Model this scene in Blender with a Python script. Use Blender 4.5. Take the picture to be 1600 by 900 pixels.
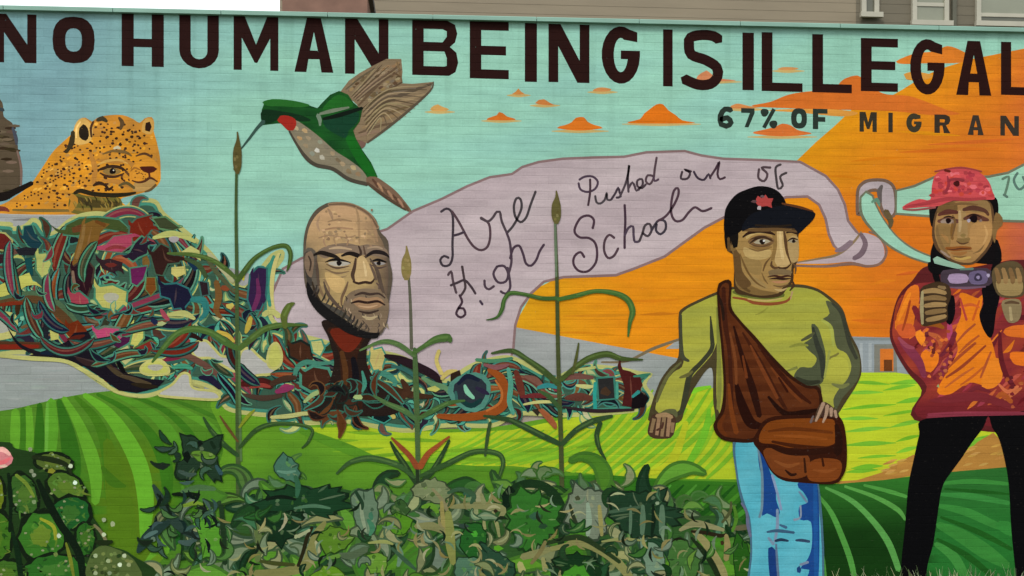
import bpy, math, random
from mathutils import Vector
from mathutils.geometry import tessellate_polygon

# ------------------------------------------------------------------ camera, sky, sun, exposure
scene = bpy.context.scene
for o in list(bpy.data.objects):
    bpy.data.objects.remove(o)
scene.render.resolution_x = 1024
scene.render.resolution_y = 576
COL = scene.collection

F_PX = 1716.0          # focal length in photograph pixels (1600 wide)
HORIZON = 620.0
CAM_D = 10.3
CAM_H = 1.9
YAW = math.radians(4.0)
CAM = (-CAM_D * math.sin(YAW), -CAM_D * math.cos(YAW), CAM_H)

cd = bpy.data.cameras.new('camera')
cam = bpy.data.objects.new('camera', cd)
COL.objects.link(cam)
cam.location = CAM
cam.rotation_euler = (math.radians(90), 0, -YAW)
cd.sensor_width = 36
cd.lens = F_PX * 36 / 1600
cd.shift_y = (HORIZON - 450) / 1600
cd.clip_end = 3000
scene.camera = cam

SUN_EL, SUN_AZ = math.radians(48), math.radians(215)   # high, from behind the camera and to its left
world = bpy.data.worlds.new('World')
scene.world = world
world.use_nodes = True
wn = world.node_tree.nodes
wl = world.node_tree.links
wn.clear()
sky = wn.new('ShaderNodeTexSky')
sky.sky_type = 'NISHITA'
sky.sun_disc = False
sky.sun_elevation = SUN_EL
sky.sun_rotation = SUN_AZ
sky.air_density = 1.0
sky.dust_density = 6.0
sky.ozone_density = 1.0
# an overcast sky: cloud drawn over most of the blue
cl_tc = wn.new('ShaderNodeTexCoord')
cl_n = wn.new('ShaderNodeTexNoise'); cl_n.inputs['Scale'].default_value = 2.2; cl_n.inputs['Detail'].default_value = 5
wl.new(cl_tc.outputs['Generated'], cl_n.inputs['Vector'])
cl_r = wn.new('ShaderNodeValToRGB')
cl_r.color_ramp.elements[0].position = .35; cl_r.color_ramp.elements[1].position = .7
cl_r.color_ramp.elements[0].color = (7.4, 7.6, 7.9, 1); cl_r.color_ramp.elements[1].color = (9.2, 9.2, 9.2, 1)
wl.new(cl_n.outputs[0], cl_r.inputs[0])
hs = wn.new('ShaderNodeMix'); hs.data_type = 'RGBA'; hs.inputs[0].default_value = .85
bg = wn.new('ShaderNodeBackground')
bg.inputs['Strength'].default_value = 0.12
wo = wn.new('ShaderNodeOutputWorld')
wl.new(sky.outputs[0], hs.inputs[6])
wl.new(cl_r.outputs[0], hs.inputs[7])
wl.new(hs.outputs[2], bg.inputs[0])
wl.new(bg.outputs[0], wo.inputs[0])

sd = bpy.data.lights.new('sun', 'SUN')
sd.energy = 1.3
sd.angle = math.radians(12)
sd.color = (1, 0.96, 0.9)
sun = bpy.data.objects.new('sun', sd)
COL.objects.link(sun)
dirv = Vector((math.sin(SUN_AZ) * math.cos(SUN_EL), math.cos(SUN_AZ) * math.cos(SUN_EL), math.sin(SUN_EL)))
sun.rotation_euler = (-dirv).to_track_quat('-Z', 'Y').to_euler()
sun.location = (-6, -12, 12)

scene.view_settings.view_transform = 'Standard'
scene.view_settings.look = 'None'
scene.view_settings.gamma = 1
scene.view_settings.exposure = 0.58

R = random.Random(7)

# ------------------------------------------------------------------ geometry helpers
CA, SA = math.cos(YAW), math.sin(YAW)

def on_plane(px, py, depth=0.0):
    """point of the vertical plane y=depth seen at photograph pixel (px, py)"""
    u, v = px - 800.0, HORIZON - py
    dx = SA * F_PX + CA * u
    dy = CA * F_PX - SA * u
    t = (depth - CAM[1]) / dy
    return CAM[0] + dx * t, CAM[2] + v * t

def lin(c):
    c = c / 255.0
    return c / 12.92 if c <= 0.04045 else ((c + 0.055) / 1.055) ** 2.4
ALB = 0.93
def albedo(c):
    return (lin(c[0]) * ALB, lin(c[1]) * ALB, lin(c[2]) * ALB, 1.0)

COURSE, BRICK, EDGE, DEEP = 0.075, 0.225, 0.0038, 0.0016
LAYER = 0.00006
OCC = {}
CELL = 7.0

def row_cuts(z0, z1):
    k0, k1 = math.floor(z0 / COURSE) - 1, math.floor(z1 / COURSE) + 2
    for k in range(k0, k1):
        a = k * COURSE
        yield k, a, a + EDGE
        yield k, a + EDGE, a + COURSE - EDGE
        yield k, a + COURSE - EDGE, a + COURSE

def clip_strip(poly, ax, lo, hi):
    for lim, sgn in ((lo, 1), (hi, -1)):
        out = []
        n = len(poly)
        for i in range(n):
            p, q = poly[i], poly[(i + 1) % n]
            a, b = (p[ax] - lim) * sgn, (q[ax] - lim) * sgn
            if a >= 0:
                out.append(p)
            if (a > 0 and b < 0) or (a < 0 and b > 0):
                t = a / (a - b)
                out.append((p[0] + (q[0] - p[0]) * t, p[1] + (q[1] - p[1]) * t))
        poly = out
        if len(poly) < 3:
            return None
    return poly

def relief(x, z, k):
    off = 0.0 if k % 2 else BRICK / 2
    dz = abs(z / COURSE - round(z / COURSE)) * COURSE
    xx = (x - off) / BRICK
    dx = abs(xx - round(xx)) * BRICK
    return DEEP * max(1 - dx / EDGE, 1 - dz / EDGE, 0.0)

class Part:
    def __init__(s, name, label=None, parent=None, mat='paint', kind=None):
        s.name, s.label, s.parent, s.mat, s.kind = name, label, parent, mat, kind
        s.v, s.f, s.c, s.h = [], [], [], []
        PARTS.append(s)
PARTS = []
CUR = None
def part(name, label=None, parent=None, mat='paint', kind=None):
    global CUR
    CUR = Part(name, label, parent, mat, kind)
    return CUR

INV = [None]
def unproject(x, z):
    """wall point to photograph pixel"""
    rx, ry, rz = x - CAM[0], 0.0 - CAM[1], z - CAM[2]
    d = rx * SA + ry * CA
    return 800 + F_PX * (rx * CA - ry * SA) / d, HORIZON - F_PX * rz / d

def emit(tris_px, color, part_=None):
    """lay triangles (photograph pixels on the wall) over the brick relief as one coat of paint"""
    P = part_ or CUR
    cells = set()
    for t in tris_px:
        xs = [p[0] for p in t]; ys = [p[1] for p in t]
        for i in range(int(min(xs) // CELL), int(max(xs) // CELL) + 1):
            for j in range(int(min(ys) // CELL), int(max(ys) // CELL) + 1):
                cells.add((i, j))
    top = 0
    for c in cells:
        h = OCC.get(c, 0)
        if h > top: top = h
    top += 1
    for c in cells:
        OCC[c] = top
    yy = -top * LAYER
    fn = color if callable(color) else None
    rgba = None if fn else albedo(color)
    V, F, C = P.v, P.f, P.c
    for t in tris_px:
        tri = [on_plane(*p) for p in t]
        a = (tri[1][0]-tri[0][0])*(tri[2][1]-tri[0][1]) - (tri[1][1]-tri[0][1])*(tri[2][0]-tri[0][0])
        if abs(a) < 1e-9: continue
        if a < 0: tri.reverse()
        z0 = min(p[1] for p in tri); z1 = max(p[1] for p in tri)
        if z1 < -0.05: continue
        for k, lo, hi in row_cuts(z0, z1):
            if hi <= z0 or lo >= z1: continue
            r = tri if (lo <= z0 and hi >= z1) else clip_strip(tri, 1, lo, hi)
            if not r: continue
            x0 = min(p[0] for p in r); x1 = max(p[0] for p in r)
            off = 0.0 if k % 2 else BRICK / 2
            b = math.floor((x0 - off) / BRICK) - 1
            while True:
                bx = off + b * BRICK
                if bx > x1: break
                for l2, h2 in ((bx, bx + EDGE), (bx + EDGE, bx + BRICK - EDGE), (bx + BRICK - EDGE, bx + BRICK)):
                    if h2 <= x0 or l2 >= x1: continue
                    q = r if (l2 <= x0 and h2 >= x1) else clip_strip(r, 0, l2, h2)
                    if not q: continue
                    n0 = len(V)
                    for (x, z) in q:
                        V.append((x, yy + relief(x, z, k), z))
                        C.extend(albedo(fn(*unproject(x, z))) if fn else rgba)
                    F.append(tuple(range(n0, n0 + len(q))))
                b += 1

def smooth_pts(pts, closed=True, step=6.0):
    n = len(pts)
    out = []
    rng = range(n) if closed else range(n - 1)
    dim = len(pts[0])
    for i in rng:
        if closed:
            p0, p1, p2, p3 = pts[i-1], pts[i], pts[(i+1) % n], pts[(i+2) % n]
        else:
            p0, p1, p2, p3 = pts[max(i-1, 0)], pts[i], pts[i+1], pts[min(i+2, n-1)]
        d = math.hypot(p2[0]-p1[0], p2[1]-p1[1])
        m = max(1, min(6, int(d / step + .5)))
        for j in range(m):
            t = j / m
            out.append(tuple(0.5*((2*p1[a]) + (-p0[a]+p2[a])*t + (2*p0[a]-5*p1[a]+4*p2[a]-p3[a])*t*t
                             + (-p0[a]+3*p1[a]-3*p2[a]+p3[a])*t**3) for a in range(dim)))
    if not closed:
        out.append(tuple(pts[-1]))
    return out

def jig(col, a=5):
    d = R.uniform(-a, a)
    return tuple(max(0, min(255, c + d + R.uniform(-a/2, a/2))) for c in col)

def poly(pts, col, sm=True, holes=()):
    if sm: pts = smooth_pts(pts)
    loops = [[Vector((p[0], p[1], 0)) for p in pts]] + [[Vector((p[0], p[1], 0)) for p in h] for h in holes]
    flat = [v for l in loops for v in l]
    tr = tessellate_polygon(loops)
    emit([[(flat[i].x, flat[i].y) for i in t] for t in tr], col)

def rib(pts, col, w=None, sm=True, closed=False):
    """painted brush stroke; points (x, y[, width])"""
    p3 = [(p[0], p[1], p[2] if len(p) > 2 else w) for p in pts]
    if sm and len(p3) > 2: p3 = smooth_pts(p3, closed, 3.6 if p3[0][2] < 7 else 6)
    if closed: p3 = p3 + [p3[0]]
    L, Q = [], []
    n = len(p3)
    for i in range(n):
        if closed:
            a, b = p3[i-1 if i > 0 else n-2], p3[i+1 if i < n-1 else 1]
        else:
            a, b = p3[max(i-1, 0)], p3[min(i+1, n-1)]
        dx, dy = b[0]-a[0], b[1]-a[1]
        d = math.hypot(dx, dy) or 1
        nx, ny = -dy/d, dx/d
        h = max(p3[i][2], .6) / 2
        L.append((p3[i][0]+nx*h, p3[i][1]+ny*h)); Q.append((p3[i][0]-nx*h, p3[i][1]-ny*h))
    tr = []
    for i in range(n-1):
        tr.append([L[i], Q[i], Q[i+1]]); tr.append([L[i], Q[i+1], L[i+1]])
    if not closed and p3[0][2] > 2.5 and sm:     # rounded ends
        for i, s in ((0, -1), (n-1, 1)):
            a, b = (p3[1], p3[0]) if i == 0 else (p3[n-2], p3[n-1])
            d = math.hypot(b[0]-a[0], b[1]-a[1]) or 1
            tip = (b[0]+(b[0]-a[0])/d*b[2]*.4, b[1]+(b[1]-a[1])/d*b[2]*.4)
            tr.append([L[i], Q[i], tip])
    emit(tr, col)

def fill_line(pts, fill, line, w=4, sm=True):
    poly(pts, fill, sm)
    rib(pts, line, w, sm, True)

def ell(cx, cy, rx, ry, col, n=14, wob=.08, rot=0):
    ph = R.uniform(0, 6)
    pts = []
    for i in range(n):
        a = 2*math.pi*i/n
        k = 1 + wob*math.sin(3*a+ph)
        x, y = rx*k*math.cos(a), ry*k*math.sin(a)
        pts.append((cx+x*math.cos(rot)-y*math.sin(rot), cy+x*math.sin(rot)+y*math.cos(rot)))
    poly(pts, col, False)

def dab(cx, cy, w, h, col, rot=0):
    n = R.choice((5, 6, 7))
    pts = []
    for i in range(n):
        a = 2*math.pi*i/n + R.uniform(-.3, .3)
        x, y = w/2*math.cos(a)*R.uniform(.8, 1.2), h/2*math.sin(a)*R.uniform(.8, 1.2)
        pts.append((cx+x*math.cos(rot)-y*math.sin(rot), cy+x*math.sin(rot)+y*math.cos(rot)))
    poly(pts, col, False)

def inside(x, y, pg):
    r = False
    n = len(pg)
    for i in range(n):
        x1, y1 = pg[i][:2]; x2, y2 = pg[(i+1) % n][:2]
        if (y1 > y) != (y2 > y) and x < (x2-x1)*(y-y1)/(y2-y1)+x1: r = not r
    return r

def scatter(n, pg, fn):
    xs = [p[0] for p in pg]; ys = [p[1] for p in pg]
    k = 0; tries = 0
    while k < n and tries < n*30:
        tries += 1
        x, y = R.uniform(min(xs), max(xs)), R.uniform(min(ys), max(ys))
        if inside(x, y, pg):
            fn(x, y); k += 1

def mix(a, b, t):
    t = max(0, min(1, t))
    return tuple(a[i]+(b[i]-a[i])*t for i in range(3))
# ------------------------------------------------------------------ the mural: sky, sun, clouds, land
def sky_col(x, y):
    c = mix((116,155,162), (141,191,172), (x-90+(y-150)*.35)/300)
    w = .5+.5*math.sin(x*.011+y*.045+2*math.sin(x*.006))*math.cos(y*.03-x*.004)
    c = mix(c, (126,176,178), .45*max(0, w-.35))
    if y < 26+x*.024: c = mix(c, (126,160,150), .5)
    return c
part('painted_sky', 'blue green painted sky, greyer blue towards the left end', mat='paint_wash')
poly([(-170,2),(0,8),(1600,46),(1770,52),(1770,600),(-170,600)], sky_col, False)

def orange_col(x, y):
    c = (215,143,18)
    if y > 300:
        c = mix((206,150,22), (216,136,20), (x-820)/160)
        c = mix(c, (203,110,26), (x-1250)/130)
        c = mix(c, (176,88,62), (x-1530)/60)
    else:
        c = mix(c, (204,112,30), (x-1330)/240 + (y-180)/260)
        c = mix(c, (190,92,52), (x-1560)/120)
    c = mix(c, (c[0]*.97, c[1]*.95, c[2]), .5+.5*math.sin(y*.31+math.sin(x*.012)*2))
    return c
SUNP = part('painted_sun', 'huge glowing orange sun shape spreading behind the two painted people', mat='paint_wash')
poly([(1770,84),(1600,76),(1560,84),(1520,92),(1480,104),(1445,118),(1410,140),(1375,160),(1330,172),(1305,196),(1275,222),(1246,250),
      (1190,320),(1110,350),(1040,398),(985,424),(880,430),(835,452),(808,500),(800,548),(850,580),(880,600),(1770,620)], orange_col, False)
for (x0, y0, x1, y1, w, c) in ((1405,238,1560,232,7,(200,104,26)),(1330,252,1420,246,5,(204,118,16)),(1450,226,1600,216,6,(196,98,34)),(1290,275,1350,280,4,(206,122,16)),
    (880,494,1000,492,5,(196,126,22)),(1000,492,1060,490,5,(188,112,20)),(860,520,960,523,4,(200,126,18)),(1330,500,1400,504,8,(196,102,26)),(1340,470,1400,468,5,(200,112,16)),
    (1400,430,1440,424,5,(190,90,30)),(1360,445,1400,438,6,(204,116,24)),(1500,190,1600,196,10,(198,112,32)),(1400,205,1500,212,6,(208,134,18)),(980,470,1060,468,5,(206,122,18)),(1210,500,1300,505,5,(190,110,30))):
    rib([(x0,y0,1),((x0+x1)/2,(y0+y1)/2+R.uniform(-2,2),w),(x1,y1,1)], c)

def cloud(pts, base=(200,106,34), pale=(186,160,100)):
    part('painted_cloud', 'small orange cloud painted on the blue green sky', mat='paint')
    xs = [p[0] for p in pts]; ys = [p[1] for p in pts]
    rib([(min(xs)-8, max(ys)+1, 1), (sum(xs)/len(xs), max(ys)+1, 6), (max(xs)+9, max(ys)+1, 1)], pale)
    poly(pts, base)
cloud([(672,172),(678,165),(684,163),(692,167),(702,171),(690,174)], (196,150,84))
cloud([(760,187),(770,182),(776,180),(780,175),(786,177),(792,182),(806,186),(796,188)])
cloud([(800,147),(806,143),(810,138),(814,143),(820,147),(812,148)], (196,130,66))
cloud([(836,161),(842,156),(850,155),(858,160),(866,164),(850,164)], (190,118,60))
cloud([(926,142),(934,137),(946,137),(956,140),(946,143)], (192,132,76))
cloud([(870,200),(884,195),(893,191),(900,184),(912,183),(918,190),(928,195),(942,200),(905,204)], (202,108,30))
cloud([(980,192),(1000,186),(1006,178),(1016,170),(1026,163),(1036,163),(1044,172),(1056,180),(1066,188),(1086,192),(1030,193)], (204,106,20))
cloud([(1088,123),(1096,114),(1104,110),(1112,116),(1122,122),(1150,126),(1110,127)], (196,126,86))
cloud([(1214,108),(1222,105),(1238,105),(1248,107),(1232,110)], (196,140,84))
cloud([(1140,168),(1150,162),(1160,163),(1172,166),(1190,167),(1160,170)], (196,128,72))
cloud([(1176,208),(1196,202),(1212,198),(1222,193),(1236,196),(1246,203),(1268,209),(1220,213)], (200,106,46))
part('painted_cloud', 'long dark orange cloud bank painted under the letters ILLEGAL')
poly([(1176,166),(1204,159),(1232,148),(1262,143),(1300,140),(1318,124),(1340,118),(1352,128),(1380,146),(1420,150),(1450,160),(1480,172),(1500,178),(1460,180),(1400,174),(1340,172),(1260,170)], (199,104,36))
poly([(1200,172),(1290,170),(1340,176),(1316,182),(1250,176)], (203,140,60))
part('painted_cloud', 'dark orange cloud painted between the letters E and A of ILLEGAL')
poly([(1400,96),(1428,84),(1460,80),(1480,72),(1500,78),(1514,88),(1500,98),(1440,99),(1412,100)], (205,116,36))
poly([(1412,116),(1430,112),(1458,118),(1440,126),(1416,124)], (198,140,60))

# ---- grey land strips
def grey_col(x, y):
    return mix((150,152,152), (138,146,143), (y-500)/110 + .2*math.sin(x*.05))
part('painted_plain', 'pale grey painted plain behind the tangled graffiti letters', mat='paint_wash')
poly([(-170,328),(186,330),(215,350),(300,400),(430,440),(1060,560),(1062,545),(1040,545),(1060,530),(1330,526),(1420,528),(1440,610),(1060,640),(-170,680)], grey_col, False)
rib([(1062,530,4),(1020,545,5),(980,564,4),(940,566,3)], (112,100,76))
rib([(0,333,3),(90,335,5),(186,331,3)], (172,172,166))
rib([(20,344,2),(50,343,4),(76,345,2)], (118,118,118))
for _ in range(40):
    x = R.uniform(0,200); y = R.uniform(565,630)
    if y < 640-x*.12: rib([(x,y,1),(x+14,y,R.uniform(2,4)),(x+30,y,1)], jig((142,150,147),4))

part('painted_building', 'small grey painted building with a glowing orange doorway by the hill')
poly([(1324,527),(1398,527),(1404,545),(1418,582),(1324,582)], (136,145,149), False)
for x in (1330,1343,1357): poly([(x,536),(x+5,536),(x+5,580),(x,580)], (152,160,162), False)
poly([(1324,527),(1400,527),(1400,532),(1324,532)], (120,128,128), False)
poly([(1366,538),(1400,538),(1402,582),(1366,582)], (118,118,108), False)
poly([(1375,545),(1396,545),(1396,580),(1375,580)], (196,108,40), False)
poly([(1381,562),(1394,562),(1394,580),(1381,580)], (98,54,24), False)

# ---- fields
def f_left(x, y):
    c = mix((76,124,34), (60,112,24), (y-640)/160)
    if 150 < x < 250: c = mix(c, (78,112,20), min(1,(y-660)/60))
    return c
def f_mid(x, y):
    return mix((92,142,34), (70,118,32), (y-690)/90 + .25*math.sin(x*.03))
part('painted_field', 'mid green painted hill with curved furrows, at the left', mat='paint_wash')
poly([(-170,650),(-60,648),(0,642),(30,637),(60,630),(110,619),(160,612),(212,610),(280,618),(340,627),(400,640),(470,650),(500,960),(-170,960)], f_left)
LIGHT, DARK = (92,152,40), (44,98,20)
for s, c in (([(24,642,12),(24,675,16),(22,720,10)],LIGHT),([(44,638,12),(46,680,14),(46,710,8)],LIGHT),([(36,640,8),(36,690,9),(34,715,5)],(56,110,24)),
    ([(62,632,8),(62,680,16),(60,716,14)],DARK),([(80,627,14),(82,670,18),(80,714,14)],(84,146,38)),([(74,630,4),(73,670,6),(72,712,4)],(98,160,56)),
    ([(92,626,8),(104,670,22),(112,715,28),(118,745,16)],(46,100,22)),
    ([(100,622,8),(122,660,15),(142,710,22),(150,750,19),(149,785,12)],LIGHT),
    ([(118,620,6),(150,655,14),(166,700,18),(168,780,8)],(62,112,22)),
    ([(132,617,8),(168,645,18),(200,690,25),(220,735,27),(228,785,25),(226,830,16),(222,850,4)],(94,158,40)),
    ([(152,616,5),(196,640,10),(236,680,16),(258,725,22),(262,780,14)],(52,106,22)),
    ([(176,614,6),(236,645,14),(270,685,20),(286,730,20),(290,775,8)],(78,136,36)),
    ([(200,616,4),(256,640,9),(292,672,12),(310,700,8)],(54,108,24)),
    ([(222,617,4),(280,640,9),(330,668,12),(350,700,8)],(84,140,38)),
    ([(262,622,3),(310,640,7),(352,660,7)],(60,110,28)),
    ([(168,690,14),(182,760,36),(192,830,44),(196,900,30)],(76,112,20)),
    ([(160,730,6),(176,752,16),(196,760,4)],(60,104,20))):
    rib(s, c)
poly([(216,905),(236,862),(250,848),(256,826),(268,828),(269,905)], (92,150,38))
poly([(216,905),(238,872),(252,868),(252,905)], (92,130,28))
poly([(270,830),(300,845),(320,880),(330,905),(270,905)], (28,84,26))
poly([(296,805),(330,800),(346,826),(350,868),(330,880),(312,840)], (70,130,34))
part('painted_field', 'green painted field in the middle behind the corn leaves', mat='paint_wash')
poly([(330,628),(400,640),(480,652),(640,668),(760,668),(880,650),(1010,640),(1180,640),(1180,960),(280,960),(300,820),(350,700)], f_mid)

def f_bright(x, y):
    c = mix((140,178,36), (160,180,38), (x-480)/300)
    return mix(c, (168,186,38), .3+.3*math.sin(y*.2))
FB = part('painted_field', 'bright yellow green painted field with diagonal furrows, in the middle', mat='paint_wash')
poly([(480,668),(520,668),(560,664),(640,672),(700,676),(800,672),(880,655),(940,645),(1010,622),(1060,612),(1130,604),(1180,600),(1180,752),(1000,748),(900,738),(800,728),(700,728),(600,720),(520,700)], f_bright, False)
for i in range(26):
    x = 690+i*18
    pts = [(x+78,606-min(0,(x-980))*.09,3),(x+42,660,8),(x,700,8),(x-52,742,4)]
    if x < 900: pts = [(x+70,672,2),(x+34,694,5),(x-10,712,6),(x-60,726,3)]
    if x > 1080: pts = [(x+40,640,3),(x+18,690,6),(x-6,720,7),(x-36,748,4)]
    rib([p for p in pts], (112,166,38) if i % 2 else (126,174,38))
for (a,b,c,d) in ((500,690,560,688),(520,706,600,700),(560,715,640,708),(610,685,700,690),(680,706,760,700),(540,675,600,678),(700,716,800,720),(790,690,850,684),(820,706,866,700),(900,700,940,690),(880,716,940,700)):
    rib([(a,b,1),((a+c)/2,(b+d)/2,6),(c,d,1)], (108,152,34))
rib([(1060,620,6),(1085,610,8),(1110,604,4)], (120,190,40))
rib([(470,672,10),(540,700,16),(600,722,12),(690,728,8),(860,740,8),(1000,750,7),(1160,752,6)], (78,130,32))
rib([(1072,660,8),(1050,720,14),(1010,742,6)], (166,176,36))
rib([(1108,640,6),(1100,680,12),(1070,735,10)], (104,172,40))
rib([(1040,640,6),(1064,630,9),(1080,640,4)], (176,186,40))

def f_right(x, y): return mix((168,192,42), (178,188,40), (y-590)/150)
part('painted_field', 'bright lime painted field with green furrows between the two people', mat='paint_wash')
poly([(1300,584),(1340,582),(1400,582),(1440,588),(1470,596),(1770,610),(1770,760),(1300,762)], f_right, False)
for (x0,y0,x1,y1,w) in ((1330,597,1390,601,6),(1390,600,1450,596,8),(1320,615,1380,613,6),(1380,610,1430,602,6),(1316,640,1400,632,6),(1400,630,1450,622,8),(1310,655,1372,654,6),(1380,650,1445,640,5),
    (1320,675,1390,668,7),(1390,668,1446,656,7),(1318,696,1400,692,8),(1400,690,1440,680,6),(1340,716,1400,712,5),(1400,708,1436,698,7),(1330,732,1380,728,8),(1322,738,1372,734,8),(1530,668,1560,655,8),(1510,700,1545,680,10)):
    rib([(x0,y0,1),((x0+x1)/2,(y0+y1)/2-1,w),(x1,y1,1)], jig((112,172,44),6))
part('painted_field_edge', 'tan painted bank between the lime field and the dark green field')
poly([(1308,752),(1340,750),(1378,738),(1404,722),(1428,710),(1500,716),(1528,690),(1552,676),(1566,690),(1770,700),(1770,744),(1500,740),(1420,744),(1360,756),(1308,760)], (164,118,54), False)
for _ in range(26):
    x, y = R.choice(((R.uniform(1380,1424), R.uniform(718,740)), (R.uniform(1500,1566), R.uniform(694,728))))
    rib([(x-7,y+2,1),(x,y,4),(x+8,y-2,1)], jig((178,136,66),10))

def f_dark(x, y):
    if x < 1200: return mix((48,106,26), (30,78,22), (y-750)/90)
    if x < 1440: return mix((46,110,38), (16,52,12), (y-745)/90)
    return mix((40,98,40), (34,104,40), (y-735)/100)
part('painted_field', 'dark green painted field with pale curved furrows, at the lower right', mat='paint_wash')
poly([(840,744),(950,742),(1050,750),(1180,754),(1310,756),(1380,750),(1425,744),(1500,736),(1570,730),(1770,736),(1770,960),(840,960)], f_dark, False)
for i in range(12):
    x = 980+i*20
    rib([(x+48,758,3),(x+20,785,7),(x-14,812,7),(x-40,840,3)], jig((66,132,40),8) if i % 2 else (24,74,18))
PALE = (76,142,62)
for s in ([(1275,770,3),(1298,800,6),(1316,840,7),(1330,880,7),(1340,930,5)],[(1290,762,3),(1330,782,6),(1362,812,7),(1388,848,8),(1404,890,7)],
    [(1320,760,3),(1366,776,5),(1402,796,6),(1414,812,3)],[(1274,830,5),(1284,868,6),(1290,920,5)],[(1350,758,3),(1390,768,5),(1416,776,4)],
    [(1468,756,4),(1520,752,6),(1575,756,4)],[(1468,772,4),(1520,776,8),(1576,786,5)],[(1466,790,5),(1510,800,10),(1550,818,9),(1580,830,5)],[(1466,820,8),(1500,836,16),(1540,862,18),(1574,884,9)],
    [(1462,850,6),(1490,870,12),(1510,905,10)],[(1560,820,10),(1576,826,16),(1584,836,6)]):
    s = [(a, b, c*1.3) for a, b, c in s]
    rib(s, jig(PALE,6) if s[0][0] < 1440 else jig((56,128,54),6))
for s in ([(1476,764,3),(1530,768,6),(1576,772,3)],[(1470,808,4),(1530,832,9),(1580,858,6)],[(1464,842,4),(1510,868,10),(1550,900,8)]): rib(s, (26,82,24))
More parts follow.
